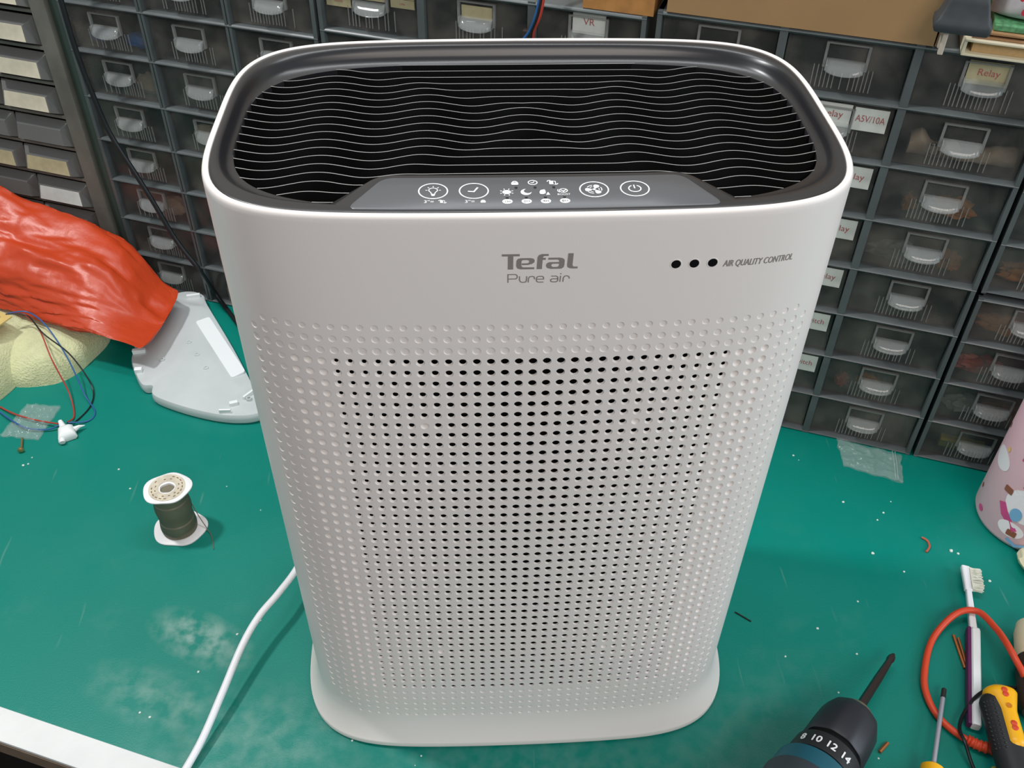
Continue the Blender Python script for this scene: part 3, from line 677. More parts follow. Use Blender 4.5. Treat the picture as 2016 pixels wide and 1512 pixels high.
def inside(s, row, pitch, zb=0.0): return cabp(s, 0.022, zb + row*pitch + D3)
blob('blue_tubing', BLUEP, inside(0.045, 6, 0.05705), CR, 0.018, 0.011, 0.008, 'bright blue rolled tubing inside the upper left drawer of the left cabinet', 'tubing', 2)
blob('parts_bag', BLUEP, inside(-0.008, 6, 0.05705), CR, 0.014, 0.012, 0.007, 'dull blue parts at the left in the drawer holding the blue tubing', 'parts bag', 3)
blob('parts_bag', BEIGE, inside(0.045, 5, 0.05705), CR, 0.017, 0.010, 0.013, 'beige wrapped parts in the drawer under the blue tubing', 'parts bag', 4)
blob('parts_bag', BEIGE, inside(0.120, 4, 0.05705), CR, 0.026, 0.009, 0.014, 'pale wrapped parts in a drawer beside the left rim of the purifier', 'parts bag', 5)
blob('coil', BEIGE, inside(0.035, 2, 0.05705), CR, 0.018, 0.012, 0.013, 'pale curled part in the left cabinet behind the black cord', 'coil', 6)
bgo = empty('parts_bag', inside(0.945, 6, 0.0595), CR, 'creased beige bag marked C R in a drawer right of the purifier rim', 'parts bag')
def pbag():
    mb = MB(); rs = []
    for i in range(25):
        u = i/24; x = -0.048 + 0.096*u; hh = 0.026*(0.75+0.5*noise.noise(Vector((u*6, 1, 0)))) * (0.55 + 0.45*abs(math.cos(u*PI))**0.7)
        rs.append([(x, 0.010*math.cos(t)*(1+0.3*noise.noise(Vector((u*8, t, 3)))), hh*0.5*(1+math.sin(t))+0.001) for t in [2*PI*k/14 for k in range(14)]])
    mb.rings(rs); return mb
pbag().build('bag_body', BEIGE, bgo)
pb2 = text_mesh('C R', 0.014, lambda x, y, z: (-0.024 - (y-0.004)*1.0, -0.0128, 0.010+x*0.7+0.004), 0); pb2.build('bag_marking', INK, bgo, smooth=False)
for s_, row, pt, zb_, m_, sx, lb, ca, sd in (
    (0.915, 5, 0.0595, 0, OCHRE, 0.007, 'small golden part low in the drawer below the beige bag marked C R', 'component', 8),
    (0.955, 5, 0.0595, 0, OCHRE, 0.020, 'brownish parts at the right in the drawer below the beige bag marked C R', 'parts', 9),
    (0.915, 4, 0.0595, 0, GREYP, 0.024, 'crumpled grey packet in the drawer two below the beige bag', 'packet', 10),
    (0.970, 4, 0.0595, 0, OCHRE, 0.012, 'orange parts right of the crumpled grey packet', 'parts', 11),
    (0.905, 1, 0.0595, 0, REDP, 0.008, 'small red component in the second drawer up behind the small zip bag', 'component', 12),
    (0.935, 1, 0.0595, 0, OCHRE, 0.014, 'ochre component right of the small red component', 'component', 13),
    (1.035, 2, 0.0578, 0, REDP, 0.024, 'dark red block in a drawer left of the pink bottle', 'block', 14),
    (1.085, 1, 0.0578, 0, OCHRE, 0.024, 'ochre connector strip in a drawer just above the yellow strip', 'strip', 15),
    (1.045, 3, 0.0578, 0, OCHRE, 0.028, 'orange and brown parts in the drawer above the dark red block', 'parts', 16),
    (1.040, 1, 0.0578, 0, GREYP, 0.020, 'pale green grey packet left of the ochre connector strip', 'packet', 17),
    (1.045, 0, 0.0578, 0.2375, OCHRE, 0.026, 'brown parts in the lowest drawer of the upper right cabinet', 'parts', 18)):
    blob('component' if ca == 'component' else 'packet' if ca == 'packet' else 'parts_pile', m_, inside(s_, row, pt, zb_), CR, sx, 0.010, 0.010 if sx > 0.01 else 0.008, lb, ca, sd, 0.5)
ys = empty('terminal_strip', inside(1.055, 0, 0.0578), CR, 'yellow and green strip lying in the lowest drawer behind the pink bottle', 'strip')
MB().box(-0.024, 0.024, -0.004, 0.004, 0.009, 0.014).build('strip_top', mat('yellow_strip', srgb(225, 190, 50), 0.5), ys, smooth=False, bevel=0.0008)
MB().box(-0.024, 0.024, -0.0045, 0.0045, 0.0005, 0.009).build('strip_base', mat('green_strip', srgb(120, 140, 50), 0.5), ys, smooth=False, bevel=0.0008)

# ------------------------------------------------------------------ on top of the cabinets
bx = empty('cardboard_box', cabp(0.655, 0.0, 0.476), CR, 'large plain brown cardboard box on top of the drawer cabinets at upper right', 'box')
MB().box(0.0, 0.235, -0.004, 0.145, 0.0003, 0.19).build('box_body', BOX, bx, smooth=False)
MB().add([(0.236, -0.004, 0.0005), (0.240, -0.004, 0.0005), (0.252, -0.010, 0.19), (0.247, -0.010, 0.19), (0.236, 0.14, 0.0005), (0.240, 0.14, 0.0005), (0.252, 0.14, 0.19), (0.247, 0.14, 0.19)], [(0, 1, 2, 3), (4, 7, 6, 5), (0, 4, 5, 1), (1, 5, 6, 2), (2, 6, 7, 3), (3, 7, 4, 0)]).build('side_flap', BOXD, bx, smooth=False)
bx2 = empty('cardboard_box', cabp(0.575, 0.0, 0.4691), CR, 'orange-brown cardboard box peeking in at the top edge, left of the large box', 'box')
MB().box(0.0, 0.068, -0.002, 0.12, 0, 0.10).build('box_body', mat('orange_cardboard', srgb(186, 132, 74), 0.8, var=0.3, vscale=60), bx2, smooth=False)
PAGES = mat('book_pages', srgb(192, 160, 112), 0.85, var=0.1, vscale=300); COVER = mat('cream_book_cover', srgb(226, 216, 188), 0.6)
def book(z, th, s0, y0, w_, cov, label, rz=0.0):
    r = empty('book', cabp(s0, y0, z), CR+rz, label, 'book')
    MB().box(0, w_, 0, 0.13, 0, 0.0022).build('cover', cov, r, smooth=False, bevel=0.0006)
    MB().box(0, w_, 0, 0.13, th-0.0022, th).build('cover', cov, r, smooth=False, bevel=0.0006)
    MB().box(0, 0.0025, 0, 0.13, 0.0022, th-0.0022).build('spine', cov, r, smooth=False)
    MB().box(0.008, w_-0.003, 0.006, 0.127, 0.0024, th-0.0024).build('pages', PAGES, r, smooth=False)
book(0.4764, 0.0143, 0.912, -0.016, 0.15, COVER, 'thick cream-covered book lying lowest in the pile at the upper right corner')
BR2 = mat('brown_book_cover', srgb(160, 122, 84), 0.7)
book(0.4909, 0.0062, 0.917, -0.012, 0.15, BR2, 'thin brown book lying between the cream book and the green strip')
gs = empty('green_notebook', cabp(0.932, -0.008, 0.4973), CR, 'mottled green notebook lying on the brown book at the upper right corner', 'notebook')
MB().box(0, 0.14, 0, 0.12, 0, 0.0056).build('cover', mat('mottled_green', srgb(96, 160, 110), 0.6, var=0.5, vscale=220), gs, smooth=False, bevel=0.001)
pgb = empty('patterned_bag', cabp(0.975, 0.024, 0.5031), CR, 'white bag with red specks and a blue brush stroke, on the green notebook', 'bag')
def softbox(mb, x0, x1, y0, y1, z0_, z1_, n=22, seed=1):
    rs = []
    for i in range(n+1):
        u = i/n; x = x0+(x1-x0)*u; e = max(0.05, 1-abs(2*u-1)**4)**0.5
        rs.append([(x, (y0+y1)/2 + (y1-y0)/2*math.copysign(abs(math.cos(t))**0.5, math.cos(t))*e, z0_ + (z1_-z0_)*(0.5+0.5*math.copysign(abs(math.sin(t))**0.5, math.sin(t)))*(e*(1+0.08*noise.noise(Vector((u*5, t, seed)))))) for t in [2*PI*k/24 for k in range(24)]])
    return mb.rings(rs)
softbox(MB(), -0.045, 0.10, -0.032, 0.035, 0.0, 0.07).build('bag_body', mat('white_bag_speckled', srgb(206, 200, 204), 0.5), pgb)
bs = MB(); stroke(bs, [(-0.036, 0.040), (-0.015, 0.030), (0.01, 0.026), (0.04, 0.030), (0.07, 0.034)], [0.004, 0.005, 0.005, 0.006, 0.006], lambda x, y, z: (x, -0.0348+z, y), z=0); stroke(bs, [(-0.022, 0.018), (0.0, 0.020), (0.02, 0.028)], [0.009, 0.008, 0.004], lambda x, y, z: (x, -0.0346+z, y))
bs.build('blue_stroke', mat('blue_print', srgb(40, 80, 190), 0.5), pgb, smooth=False)
rd = MB()
for k in range(16): disc(rd, R.uniform(-0.03, 0.09), R.uniform(0.012, 0.058), 0.0022, 0.003, lambda x, y, z: (x, -0.0352, y), n=8)
rd.build('red_speck', mat('red_print', srgb(190, 50, 70), 0.5), pgb, smooth=False)
plug = empty('power_plug', cabp(0.9035, -0.030, 0.5030), CR, 'chunky dark grey plug with two pins, resting against the books at upper right', 'plug')
pm = MB(); pm.rings([[(x, y, z) for x, y in rpoly([(-hx, -hy), (hx, -hy), (hx, hy), (-hx, hy)], [0.003]*4, 4)] for hx, hy, z in ((0.021, 0.012, 0.0), (0.0225, 0.013, 0.003), (0.0225, 0.013, 0.008), (0.0205, 0.012, 0.010), (0.016, 0.0105, 0.024), (0.013, 0.009, 0.034), (0.008, 0.007, 0.036))])
pm.build('plug_body', mat('dark_grey_rubber', srgb(58, 63, 66), 0.55, var=0.2, vscale=90), plug, ang=50)
for x, y in ((-0.0105, -0.0085), (-0.0105, 0.0055)):
    MB().box(x-0.0022, x+0.0022, y, y+0.004, -0.020, 0.0).build('pin', mat('pale_pin', srgb(190, 180, 165), 0.4), plug, smooth=False, bevel=0.0008)

# wires hanging in at the top
wc = empty('wire_connector', cabp(0.5235, -0.0105, 0.4380), CR, 'small brown connector with short red, black and blue wires at the top centre', 'connector')
MB().box(-0.004, 0.004, -0.003, 0.003, -0.004, 0.006).build('connector_shell', BROWN, wc, smooth=False, bevel=0.0006)
for m_, dx in ((WIRER, 0.0025), (WIREK, 0.0), (WIREB, -0.002)):
    MB().tube(spline([(dx-0.002 if m_ is WIREB else dx+0.004, -0.002, -0.004), (dx+0.006, -0.006, 0.008), (dx+0.013, -0.010, 0.026), (dx+0.018, -0.004, 0.055), (dx+0.024, 0.03, 0.075), (dx+0.03, 0.05, 0.045)], 6), 0.0013, 8).build('wire', m_, wc)
# black cord from the top left, down to the mat behind the purifier
ck = [cabp(s, y, z) for s, y, z in ((-0.004, -0.024, 0.54), (-0.006, -0.026, 0.46), (-0.006, -0.028, 0.4132), (-0.004, -0.03, 0.3562), (0.0008, -0.03, 0.3081), (0.0094, -0.03, 0.2578), (0.0287, -0.03, 0.2101), (0.0451, -0.03, 0.1703), (0.0646, -0.03, 0.1179), (0.0911, -0.03, 0.0723))] + [Vector((-0.383, 0.652, 0.012)), Vector((-0.345, 0.596, 0.0036)), Vector((-0.300, 0.52, 0.0034)), Vector((-0.24, 0.44, 0.0034)), Vector((-0.18, 0.40, 0.0034))]
tag(MB().tube(spline(ck, 8), 0.0032, 10).build('black_cable', WIREK), 'black cable hanging down the left drawers and ending behind the purifier', 'cable')

# ------------------------------------------------------------------ left side of the bench
# cream towel
tw = MB()
def mound(mb, cx, cy, rx, ry, ang, h, seed, n=60, k=18, z=0.0, sq=2.6):
    rs = []
    for j in range(k+1):
        ph = (PI/2)*j/k; rr_, hh = math.cos(ph)**0.55, math.sin(ph)**0.8; ring_ = []
        for i in range(n):
            th = 2*PI*i/n; c, s = math.cos(th), math.sin(th); q = (abs(c)**sq+abs(s)**sq)**(-1/sq); lx, ly = rx*rr_*q*c, ry*rr_*q*s
            g = 1 + 0.10*noise.noise(Vector((c*1.3+seed, s*1.3, hh)))
            lx *= g; ly *= g; x = cx+lx*math.cos(ang)-ly*math.sin(ang); y = cy+lx*math.sin(ang)+ly*math.cos(ang)
            ring_.append((x, y, z + max(0.0, hh*h*(1+0.18*noise.noise(Vector((x*28, y*28, seed)))))))
        rs.append(ring_)
    mb.rings(rs, True, True)
mound(tw, -0.578, 0.560, 0.062, 0.075, -0.35, 0.042, 1); mound(tw, -0.638, 0.530, 0.040, 0.085, -0.1, 0.050, 2)
tag(tw.build('towel', CLOTH, ang=80), 'pale yellow towel folded on the green mat under the orange bag', 'towel')
# orange bag
bg = MB(); NU, NV = 220, 150
def bagsec(u):
    # u 0 left .. 1 right; returns back base, ridge, front edge, under
    s = -0.42 + 0.485*u; t = max(0.0, (u-0.55)/0.45)
    RT = [(-0.42, 0.168), (-0.176, 0.146), (-0.137, 0.130), (-0.07, 0.117), (-0.0216, 0.105), (0.0189, 0.082), (0.043, 0.060), (0.070, 0.046)]
    for (s_0, r_0), (s_1, r_1) in zip(RT, RT[1:]):
        if s_0 <= s <= s_1: ridge = r_0+(r_1-r_0)*(s-s_0)/(s_1-s_0)
    nf = -0.142 - 0.014*max(0, (s+0.14)/0.14) if s > -0.14 else -0.142
    return s, ridge, nf
for j in range(NU+1):
    u = j/NU; s, rz_, nf = bagsec(u); ring_ = []
    for i in range(NV):
        v = i/NV
        # control polygon of the section: back bottom, ridge, shoulder, belly, front edge, tucked under
        m5 = 0.050; q5 = max(0.0, rz_-m5); cps = [(-0.030, m5), (-0.036, m5+q5*0.7), (-0.050, rz_), (-0.090, m5+q5*0.86), (-0.125, m5+q5*0.52), (nf+0.004, m5+q5*0.20+0.004), (nf-0.004, m5+0.005), (nf+0.012, m5-0.003), (-0.110, m5), (-0.060, m5)]
        if s > 0.0:
            k = s/0.065; cps = [(y+(0.0 if y < -0.1 else -0.018*k), 0.040+(z-0.040)*(1-0.35*k)) for y, z in cps]
        m_ = len(cps); w0 = v*m_; i0 = int(w0); t = w0-i0; P4 = [cps[(i0-1) % m_], cps[i0 % m_], cps[(i0+1) % m_], cps[(i0+2) % m_]]
        f2 = lambda q: 0.5*((2*P4[1][q]) + (P4[2][q]-P4[0][q])*t + (2*P4[0][q]-5*P4[1][q]+4*P4[2][q]-P4[3][q])*t*t + (3*P4[1][q]-P4[0][q]-3*P4[2][q]+P4[3][q])*t**3)
        y, z = f2(0), f2(1)
        # long folds running towards the right-hand tip
        fold = noise.noise(Vector((s*3.5, v*9.0+s*2.0, 2.0))); fold2 = noise.noise(Vector((s*9, v*24.0-s*10, 5.0))); rdg = (1-abs(noise.noise(Vector((s*5, v*13.0+s*6, 9.0))))*2.2)
        cr1 = 1-abs(noise.noise(Vector((s*16, v*34.0+s*9, 3.0))))*2.4; cr2 = 1-abs(noise.noise(Vector((s*34+v*9, v*52.0, 11.0))))*2.4
        dd = (0.008*fold + 0.0045*fold2 + 0.006*max(0, rdg) + 0.0022*max(0, cr1) + 0.0008*max(0, cr2))*(0.35 + 0.65*min(1, (1-u)*6))
        cy_, cz_ = -0.095, rz_*0.45+0.03; ly, lz = y-cy_, z-cz_; l = math.hypot(ly, lz)+1e-6
        y += ly/l*dd; z += lz/l*dd*1.2; z = max(z, 0.041)
        sx_ = s + (0.020*(-(y)-0.07)/0.1 if u > 0.7 else 0)*(u-0.7)/0.3
        ring_.append(cabp(sx_, y, z))
    bg.rings if False else None
    if j == 0: RB = []
    RB.append(ring_)
# close the right-hand tip
def shrink(ring_, k, ds): 
    c = sum(ring_, Vector())/len(ring_); return [c+(p-c)*k + CD*ds for p in ring_]
RB += [shrink(RB[-1], 0.94, 0.003), shrink(RB[-1], 0.75, 0.006), shrink(RB[-1], 0.35, 0.008)]
bg.rings(RB, True, True)
tag(bg.build('plastic_bag', BAG, ang=70), 'creased bright orange plastic bag lying over the towel at the left', 'bag')
# circuit board at the left edge
pc = empty('circuit_board', (-0.628, 0.530, 0.066), -0.5, 'tan circuit board corner with a white connector at the left edge, on the towel', 'circuit board')
MB().box(-0.04, 0.016, -0.022, 0.022, 0, 0.0016).build('board', PCB, pc, smooth=False); MB().box(-0.012, 0.004, 0.003, 0.014, 0.0016, 0.011).build('connector', LABELW, pc, smooth=False, bevel=0.0006)
# thin wires
def wire(pts, m, label, r=0.0009): return tag(MB().tube(spline(pts, 8), r, 7).build('thin_wire', m), label, 'wire')
W0 = (-0.612, 0.545, 0.0685)
wire([W0, (-0.595, 0.552, 0.062), (-0.571, 0.530, 0.056), (-0.548, 0.49, 0.040), (-0.528, 0.462, 0.010), (-0.515, 0.430, 0.0015), (-0.517, 0.414, 0.006)], WIRER, 'thin red wire looping right from the circuit board to the white plug')
wire([W0, (-0.592, 0.556, 0.063), (-0.562, 0.532, 0.060), (-0.533, 0.498, 0.036), (-0.510, 0.462, 0.006), (-0.492, 0.436, 0.0015), (-0.496, 0.420, 0.0012), (-0.516, 0.413, 0.006)], WIREB, 'thin blue wire making the widest loop to the white plug')
wire([W0, (-0.590, 0.550, 0.062), (-0.562, 0.520, 0.056), (-0.530, 0.502, 0.036), (-0.506, 0.478, 0.006), (-0.500, 0.448, 0.0015), (-0.510, 0.420, 0.0015), (-0.517, 0.412, 0.006)], WIREK, 'thin black wire between the red and blue loops at the left')
wire([(-0.66, 0.478, 0.0015), (-0.620, 0.455, 0.0015), (-0.585, 0.432, 0.0040), (-0.555, 0.420, 0.0042), (-0.527, 0.411, 0.0062)], WIRER, 'thin red wire entering from the left edge across the clear baggie', 0.001)
wire([(-0.66, 0.470, 0.0012), (-0.618, 0.448, 0.0015), (-0.590, 0.425, 0.0040), (-0.565, 0.408, 0.0042), (-0.540, 0.405, 0.0030), (-0.525, 0.409, 0.006)], WIREB, 'thin blue wire entering from the left edge beside the red one', 0.001)
# small white plug
sp = empty('small_connector', (-0.513, 0.396, 0), 0.4, 'small white moulded plug joining the thin wires on the mat', 'connector')
mb_ = MB(); mb_.rings([[(x, y, z) for x, y in rpoly([(-a_, -b_), (a_, -b_*0.8), (a_*0.8, b_), (-a_*0.8, b_)], [0.002]*4, 4)] for a_, b_, z in ((0.0095, 0.010, 0.0003), (0.011, 0.011, 0.003), (0.010, 0.010, 0.008), (0.007, 0.007, 0.012), (0.003, 0.003, 0.013))]); mb_.build('plug_body', LABELW, sp)
MB().tube([(-0.002, 0.008, 0.007), (-0.003, 0.014, 0.0075), (-0.004, 0.020, 0.009)], lambda t: 0.0045-0.002*t, 10).build('plug_neck', LABELW, sp)
MB().tube([(0.009, 0.002, 0.006), (0.015, 0.004, 0.0065), (0.021, 0.005, 0.005)], lambda t: 0.0032*(1-t)+0.0004, 8).build('plug_fin', LABELW, sp)
MB().tube([(-0.006, -0.006, 0.006), (-0.0065, -0.013, 0.004)], 0.0035, 10).build('plug_tip', FLANGE, sp)
# clear baggie and zip bag
def film(name, corners, label, cat, seed, h=0.004, zipline=False):
    mb = MB(); n, k = 44, 34; A_, B_, C_, D_ = [Vector((x, y, 0)) for x, y in corners]; g = []
    for j in range(k+1):
        for i in range(n+1):
            u, v = i/n, j/k; p = (A_*(1-u)+B_*u)*(1-v) + (D_*(1-u)+C_*u)*v
            rg = 1-abs(noise.noise(Vector((u*4.2, v*5.0, seed))))*2; ed = min(1, 6*min(u, 1-u, v, 1-v)+0.25)
            z = 0.0012 + h*(0.5+0.5*noise.noise(Vector((u*3, v*3, seed+4))))*ed + h*0.7*max(0, rg-0.35)*ed + h*0.25*noise.noise(Vector((u*14, v*14, seed)))
            g.append((p.x + 0.002*noise.noise(Vector((v*5, seed, 0))), p.y + 0.002*noise.noise(Vector((u*5, seed, 3))), max(z, 0.0007)))
    N = n+1; top = len(g); fs = [(j*N+i, j*N+i+1, (j+1)*N+i+1, (j+1)*N+i) for j in range(k) for i in range(n)]
    g2 = [(x, y, 0.0003) for x, y, z in g]; fs2 = [tuple(top+q for q in reversed(f)) for f in fs]
    mb.add(g+g2, fs+fs2); o = mb.build(name, FILM, ang=180); tag(o, label, cat)
    if zipline:
        zl_ = MB()
        for du in (0.86, 0.90):
            p0 = (A_*(1-du)+B_*du); p1 = (D_*(1-du)+C_*du); zl_.tube([(p0.x, p0.y, 0.0045), ((p0.x+p1.x)/2, (p0.y+p1.y)/2, 0.006), (p1.x, p1.y, 0.0045)], 0.0007, 6)
        zl_.build('zip_seal', FILM, o)
    return o
film('plastic_baggie', [(-0.592, 0.398), (-0.545, 0.390), (-0.536, 0.447), (-0.578, 0.452)], 'small crumpled clear baggie on the mat below the towel', 'bag', 3, 0.006)
film('zip_bag', [(0.392, 0.315), (0.452, 0.287), (0.464, 0.330), (0.396, 0.360)], 'clear zip bag lying empty on the mat in front of the right drawers', 'bag', 8, 0.006, True)
# brass screw
sc_ = empty('screw', (-0.561, 0.381, 0.002), 1.83, 'small brass screw lying on the mat below the clear baggie', 'screw')
MB().tube([(-0.008, 0, 0.0), (0.012, 0, 0)], lambda t: 0.0012, 10).build('shank', mat('brass', srgb(190, 160, 110), 0.3, metal=0.8), sc_); MB().lathe([(0.0012, 0), (0.0034, 0.001), (0.0036, 0.003), (0.002, 0.0042)], 16, Matrix.Translation((-0.0075, 0, 0.0016)) @ Matrix.Rotation(-PI/2, 4, 'Y')).build('head', bpy.data.materials['brass'], sc_)
# translucent quarter-round cover
cov = empty('clear_plastic_cover', (-0.385, 0.53, 0), 0, 'frosted clear quarter-round plastic cover with a white label, standing left of the purifier', 'plastic cover')
CO = [(-0.417, 0.661), (-0.400, 0.651), (-0.391, 0.630), (-0.340, 0.535), (-0.292, 0.437), (-0.285, 0.418), (-0.300, 0.409), (-0.330, 0.410), (-0.365, 0.420), (-0.400, 0.435), (-0.424, 0.450), (-0.428, 0.466), (-0.440, 0.468), (-0.452, 0.486), (-0.466, 0.518), (-0.467, 0.540), (-0.474, 0.560), (-0.470, 0.585), (-0.460, 0.618), (-0.452, 0.640), (-0.437, 0.658)]
cx_, cy_ = -0.385, 0.53
def offp(pts, k): return [((x-cx_)*k, (y-cy_)*k) for x, y in pts]
smo = []
for i in range(len(CO)):
    P4 = [Vector(CO[(i+q) % len(CO)]) for q in (-1, 0, 1, 2)]
    for k_ in range(4): t = k_/4; smo.append(tuple(0.5*((2*P4[1])+(P4[2]-P4[0])*t+(2*P4[0]-5*P4[1]+4*P4[2]-P4[3])*t*t+(3*P4[1]-P4[0]-3*P4[2]+P4[3])*t**3)))
MB().rings([[(x, y, z) for x, y in offp(smo, k)] for k, z in ((0.97, 0.001), (0.985, 0.001), (1.0, 0.004), (1.0, 0.011), (0.985, 0.014), (0.965, 0.0143), (0.90, 0.0148), (0.7, 0.0160), (0.4, 0.0172), (0.1, 0.0176))], True, True).build('cover_shell', FROST, cov, ang=40)
MB().prism(rpoly([(x-cx_, y-cy_) for x, y in ((-0.398, 0.588), (-0.332, 0.474), (-0.317, 0.486), (-0.382, 0.598))], [0.004]*4, 5), 0.0150, 0.0176).build('white_label', LABELW, cov, smooth=False)
for x, y, w2, h2_, an in ((-0.412, 0.645, 0.018, 0.004, 0.2), (-0.458, 0.530, 0.016, 0.005, 0.1), (-0.450, 0.493, 0.009, 0.006, 0.1), (-0.305, 0.445, 0.022, 0.003, 0.9), (-0.322, 0.428, 0.010, 0.005, 0.3), (-0.330, 0.415, 0.014, 0.0025, 0.0)):
    MB().box(-w2/2, w2/2, -h2_/2, h2_/2, 0.012, 0.020, Matrix.Translation((x-cx_, y-cy_, 0)) @ Matrix.Rotation(an, 4, 'Z')).build('clip', LABELW, cov, smooth=False, bevel=0.0006)
bo = MB()
for x, y in ((-0.425, 0.512), (-0.398, 0.545), (-0.383, 0.520), (-0.367, 0.494), (-0.305, 0.436)): bo.lathe([(0.0035, 0.013), (0.0033, 0.0186), (0.002, 0.0186), (0.002, 0.014)], 18, Matrix.Translation((x-cx_, y-cy_, 0)))
bo.build('boss', FROST, cov)
# solder reel
sr = empty('solder_reel', (-0.352, 0.250, 0), 0.3, 'reel of grey solder wire standing upright on the mat left of the purifier', 'solder reel')
lob = lambda ph: (lambda a_: 1 + 0.075*math.cos(2*a_+ph) + 0.035*math.cos(5*a_+ph))
MB().lathe([(0.024, 0.0), (0.0262, 0.0006), (0.0262, 0.002), (0.0245, 0.0028), (0.012, 0.003)], 48, None, True, lob(0.6)).build('lower_flange', FLANGE, sr)
uf = MB().lathe([(0.012, 0.063), (0.0215, 0.0632), (0.0228, 0.0640), (0.0228, 0.0652), (0.0216, 0.0660), (0.0075, 0.0660), (0.0068, 0.0655), (0.0066, 0.045)], 48, Matrix.Translation((0.0, 0.0, 0)), False, lob(0.2)).build('upper_flange', FLANGE, sr)
prof = []
for i in range(121): z = 0.0032+0.0596*i/120; prof.append((0.0178 + 0.0004*abs(math.sin(i*PI/2.0)) - 0.0006*(1 if 34 < i % 60 < 37 else 0) + 0.0006*math.sin(i*0.11), z))
MB().lathe([(0.010, 0.003)] + prof + [(0.010, 0.0629)], 40).build('solder_winding', SOLDER, sr, ang=80)
la = MB(); nn_ = 40
la.add([(rr_*math.cos(2*PI*i/nn_), rr_*math.sin(2*PI*i/nn_), 0.0663) for rr_ in (0.0085, 0.0185) for i in range(nn_)], [(i, (i+1) % nn_, nn_+(i+1) % nn_, nn_+i) for i in range(nn_)])
lb_ = la.build('reel_label', REELLAB, uf, smooth=False)
tk = MB()
for ring_r in (0.0155, 0.0120):
    for q in range(20 if ring_r > 0.015 else 12):
        if R.random() < 0.25: continue
        an = 2*PI*q/(20 if ring_r > 0.015 else 12); stroke(tk, [(ring_r*math.cos(an+e), ring_r*math.sin(an+e)) for e in (0, 0.08, 0.17)], 0.0011, lambda x, y, z: (x, y, 0.0665))
tk.build('label_print', mat('faded_brown_print', srgb(130, 105, 80), 0.8), uf, smooth=False)
MB().tube(spline([(0.018, 0.004, 0.030), (0.0215, -0.002, 0.016), (0.027, -0.012, 0.0035), (0.030, -0.022, 0.001), (0.030, -0.040, 0.0008)], 6), 0.0005, 6).build('loose_wire_end', SOLDER, sr)

# ------------------------------------------------------------------ right side of the bench
# pink bottle
pbt = empty('pink_bottle', (0.570, 0.231, 0), 0, 'pale pink patterned bottle standing at the right edge of the bench', 'bottle')
RBt = 0.055
MB().lathe([(0.048, 0.0), (RBt-0.002, 0.003), (RBt, 0.008), (RBt, 0.20), (RBt-0.003, 0.215), (0.040, 0.228), (0.030, 0.235), (0.030, 0.255)], 64).build('bottle_body', PINK, pbt)
MB().lathe([(0.034, 0.2552), (0.035, 0.258), (0.035, 0.280), (0.032, 0.284)], 48).build('bottle_cap', mat('pink_cap', srgb(236, 140, 170), 0.4), pbt)
pcols = [mat('print_rose', srgb(214, 80, 140), 0.4), mat('print_sky', srgb(130, 180, 220), 0.4), mat('print_brown', srgb(150, 90, 70), 0.4), mat('print_pale', srgb(250, 240, 244), 0.4), mat('print_yellow', srgb(240, 205, 110), 0.4)]
def cyl(cx, cz): return lambda x, y, z: ((RBt+0.0003+z)*math.cos(cx+x/RBt), (RBt+0.0003+z)*math.sin(cx+x/RBt), cz+y)
dec = [MB() for _ in range(5)]
R2 = random.Random(5)
th0 = math.radians(205)
def disc(mb, cx, cy, rx, ry, f, z=0.0, n=24):
    vs = [f(cx, cy, z)]
    for k in range(1, 5): vs += [f(cx+rx*k/4*math.cos(2*PI*i/n), cy+ry*k/4*math.sin(2*PI*i/n), z) for i in range(n)]
    mb.add(vs, [(0, 1+i, 1+(i+1) % n) for i in range(n)] + [(1+(k-1)*n+i, 1+k*n+i, 1+k*n+(i+1) % n, 1+(k-1)*n+(i+1) % n) for k in range(1, 4) for i in range(n)])
dec[3].m = 0; disc(dec[3], 0, 0, 0.024, 0.022, cyl(th0+0.35, 0.062)); disc(dec[3], 0, 0, 0.014, 0.010, cyl(th0+0.25, 0.026)); disc(dec[3], 0, 0, 0.016, 0.012, cyl(th0-0.6, 0.09)); disc(dec[3], 0, 0, 0.014, 0.012, cyl(th0+0.6, 0.13))
stroke(dec[0], [(-0.014, 0.016), (-0.006, 0.004), (0.010, -0.010)], [0.008, 0.009, 0.006], cyl(th0+0.15, 0.036), z=0.0003)
for cz_, ca_ in ((0.092, 0.25), (0.120, 0.0)):
    for dx_ in (-0.006, 0, 0.006): stroke(dec[0], [(dx_, -0.008), (dx_+0.002, 0.008)], 0.0032, cyl(th0+ca_, cz_), z=0.0003)
disc(dec[1], 0, 0, 0.0075, 0.007, cyl(th0+0.42, 0.087), z=0.0006); disc(dec[1], 0, 0, 0.006, 0.009, cyl(th0+0.22, 0.048), z=0.0006); stroke(dec[1], [(-0.010, 0.003), (0, -0.002), (0.010, 0.003)], 0.004, cyl(th0+0.45, 0.010), z=0.0003); disc(dec[1], 0, 0, 0.005, 0.004, cyl(th0+0.75, 0.03), z=0.0003)
for x_, z_ in ((0.62, 0.040), (0.30, 0.022), (0.80, 0.016), (0.25, 0.135), (-0.1, 0.07)): dec[2].prism(rpoly([(-.005, -.004), (.005, -.004), (.005, .004), (-.005, .004)], [.0015]*4, 3), 0, 0.0004, cyl(th0+x_, z_))
for k in range(14): disc(dec[R2.choice((0, 4, 0, 2))], 0, 0, R2.uniform(.002, .005), R2.uniform(.002, .004), cyl(th0+R2.uniform(-1.5, 2.5), R2.uniform(0.008, 0.19)), z=0.0002)
for k in range(26): disc(dec[R2.choice((0, 1, 3, 4, 2))], 0, 0, R2.uniform(.003, .007), R2.uniform(.003, .006), cyl(th0+R2.uniform(-1.8, 3.0), R2.uniform(0.11, 0.2)), z=0.0001)
pat = MB()
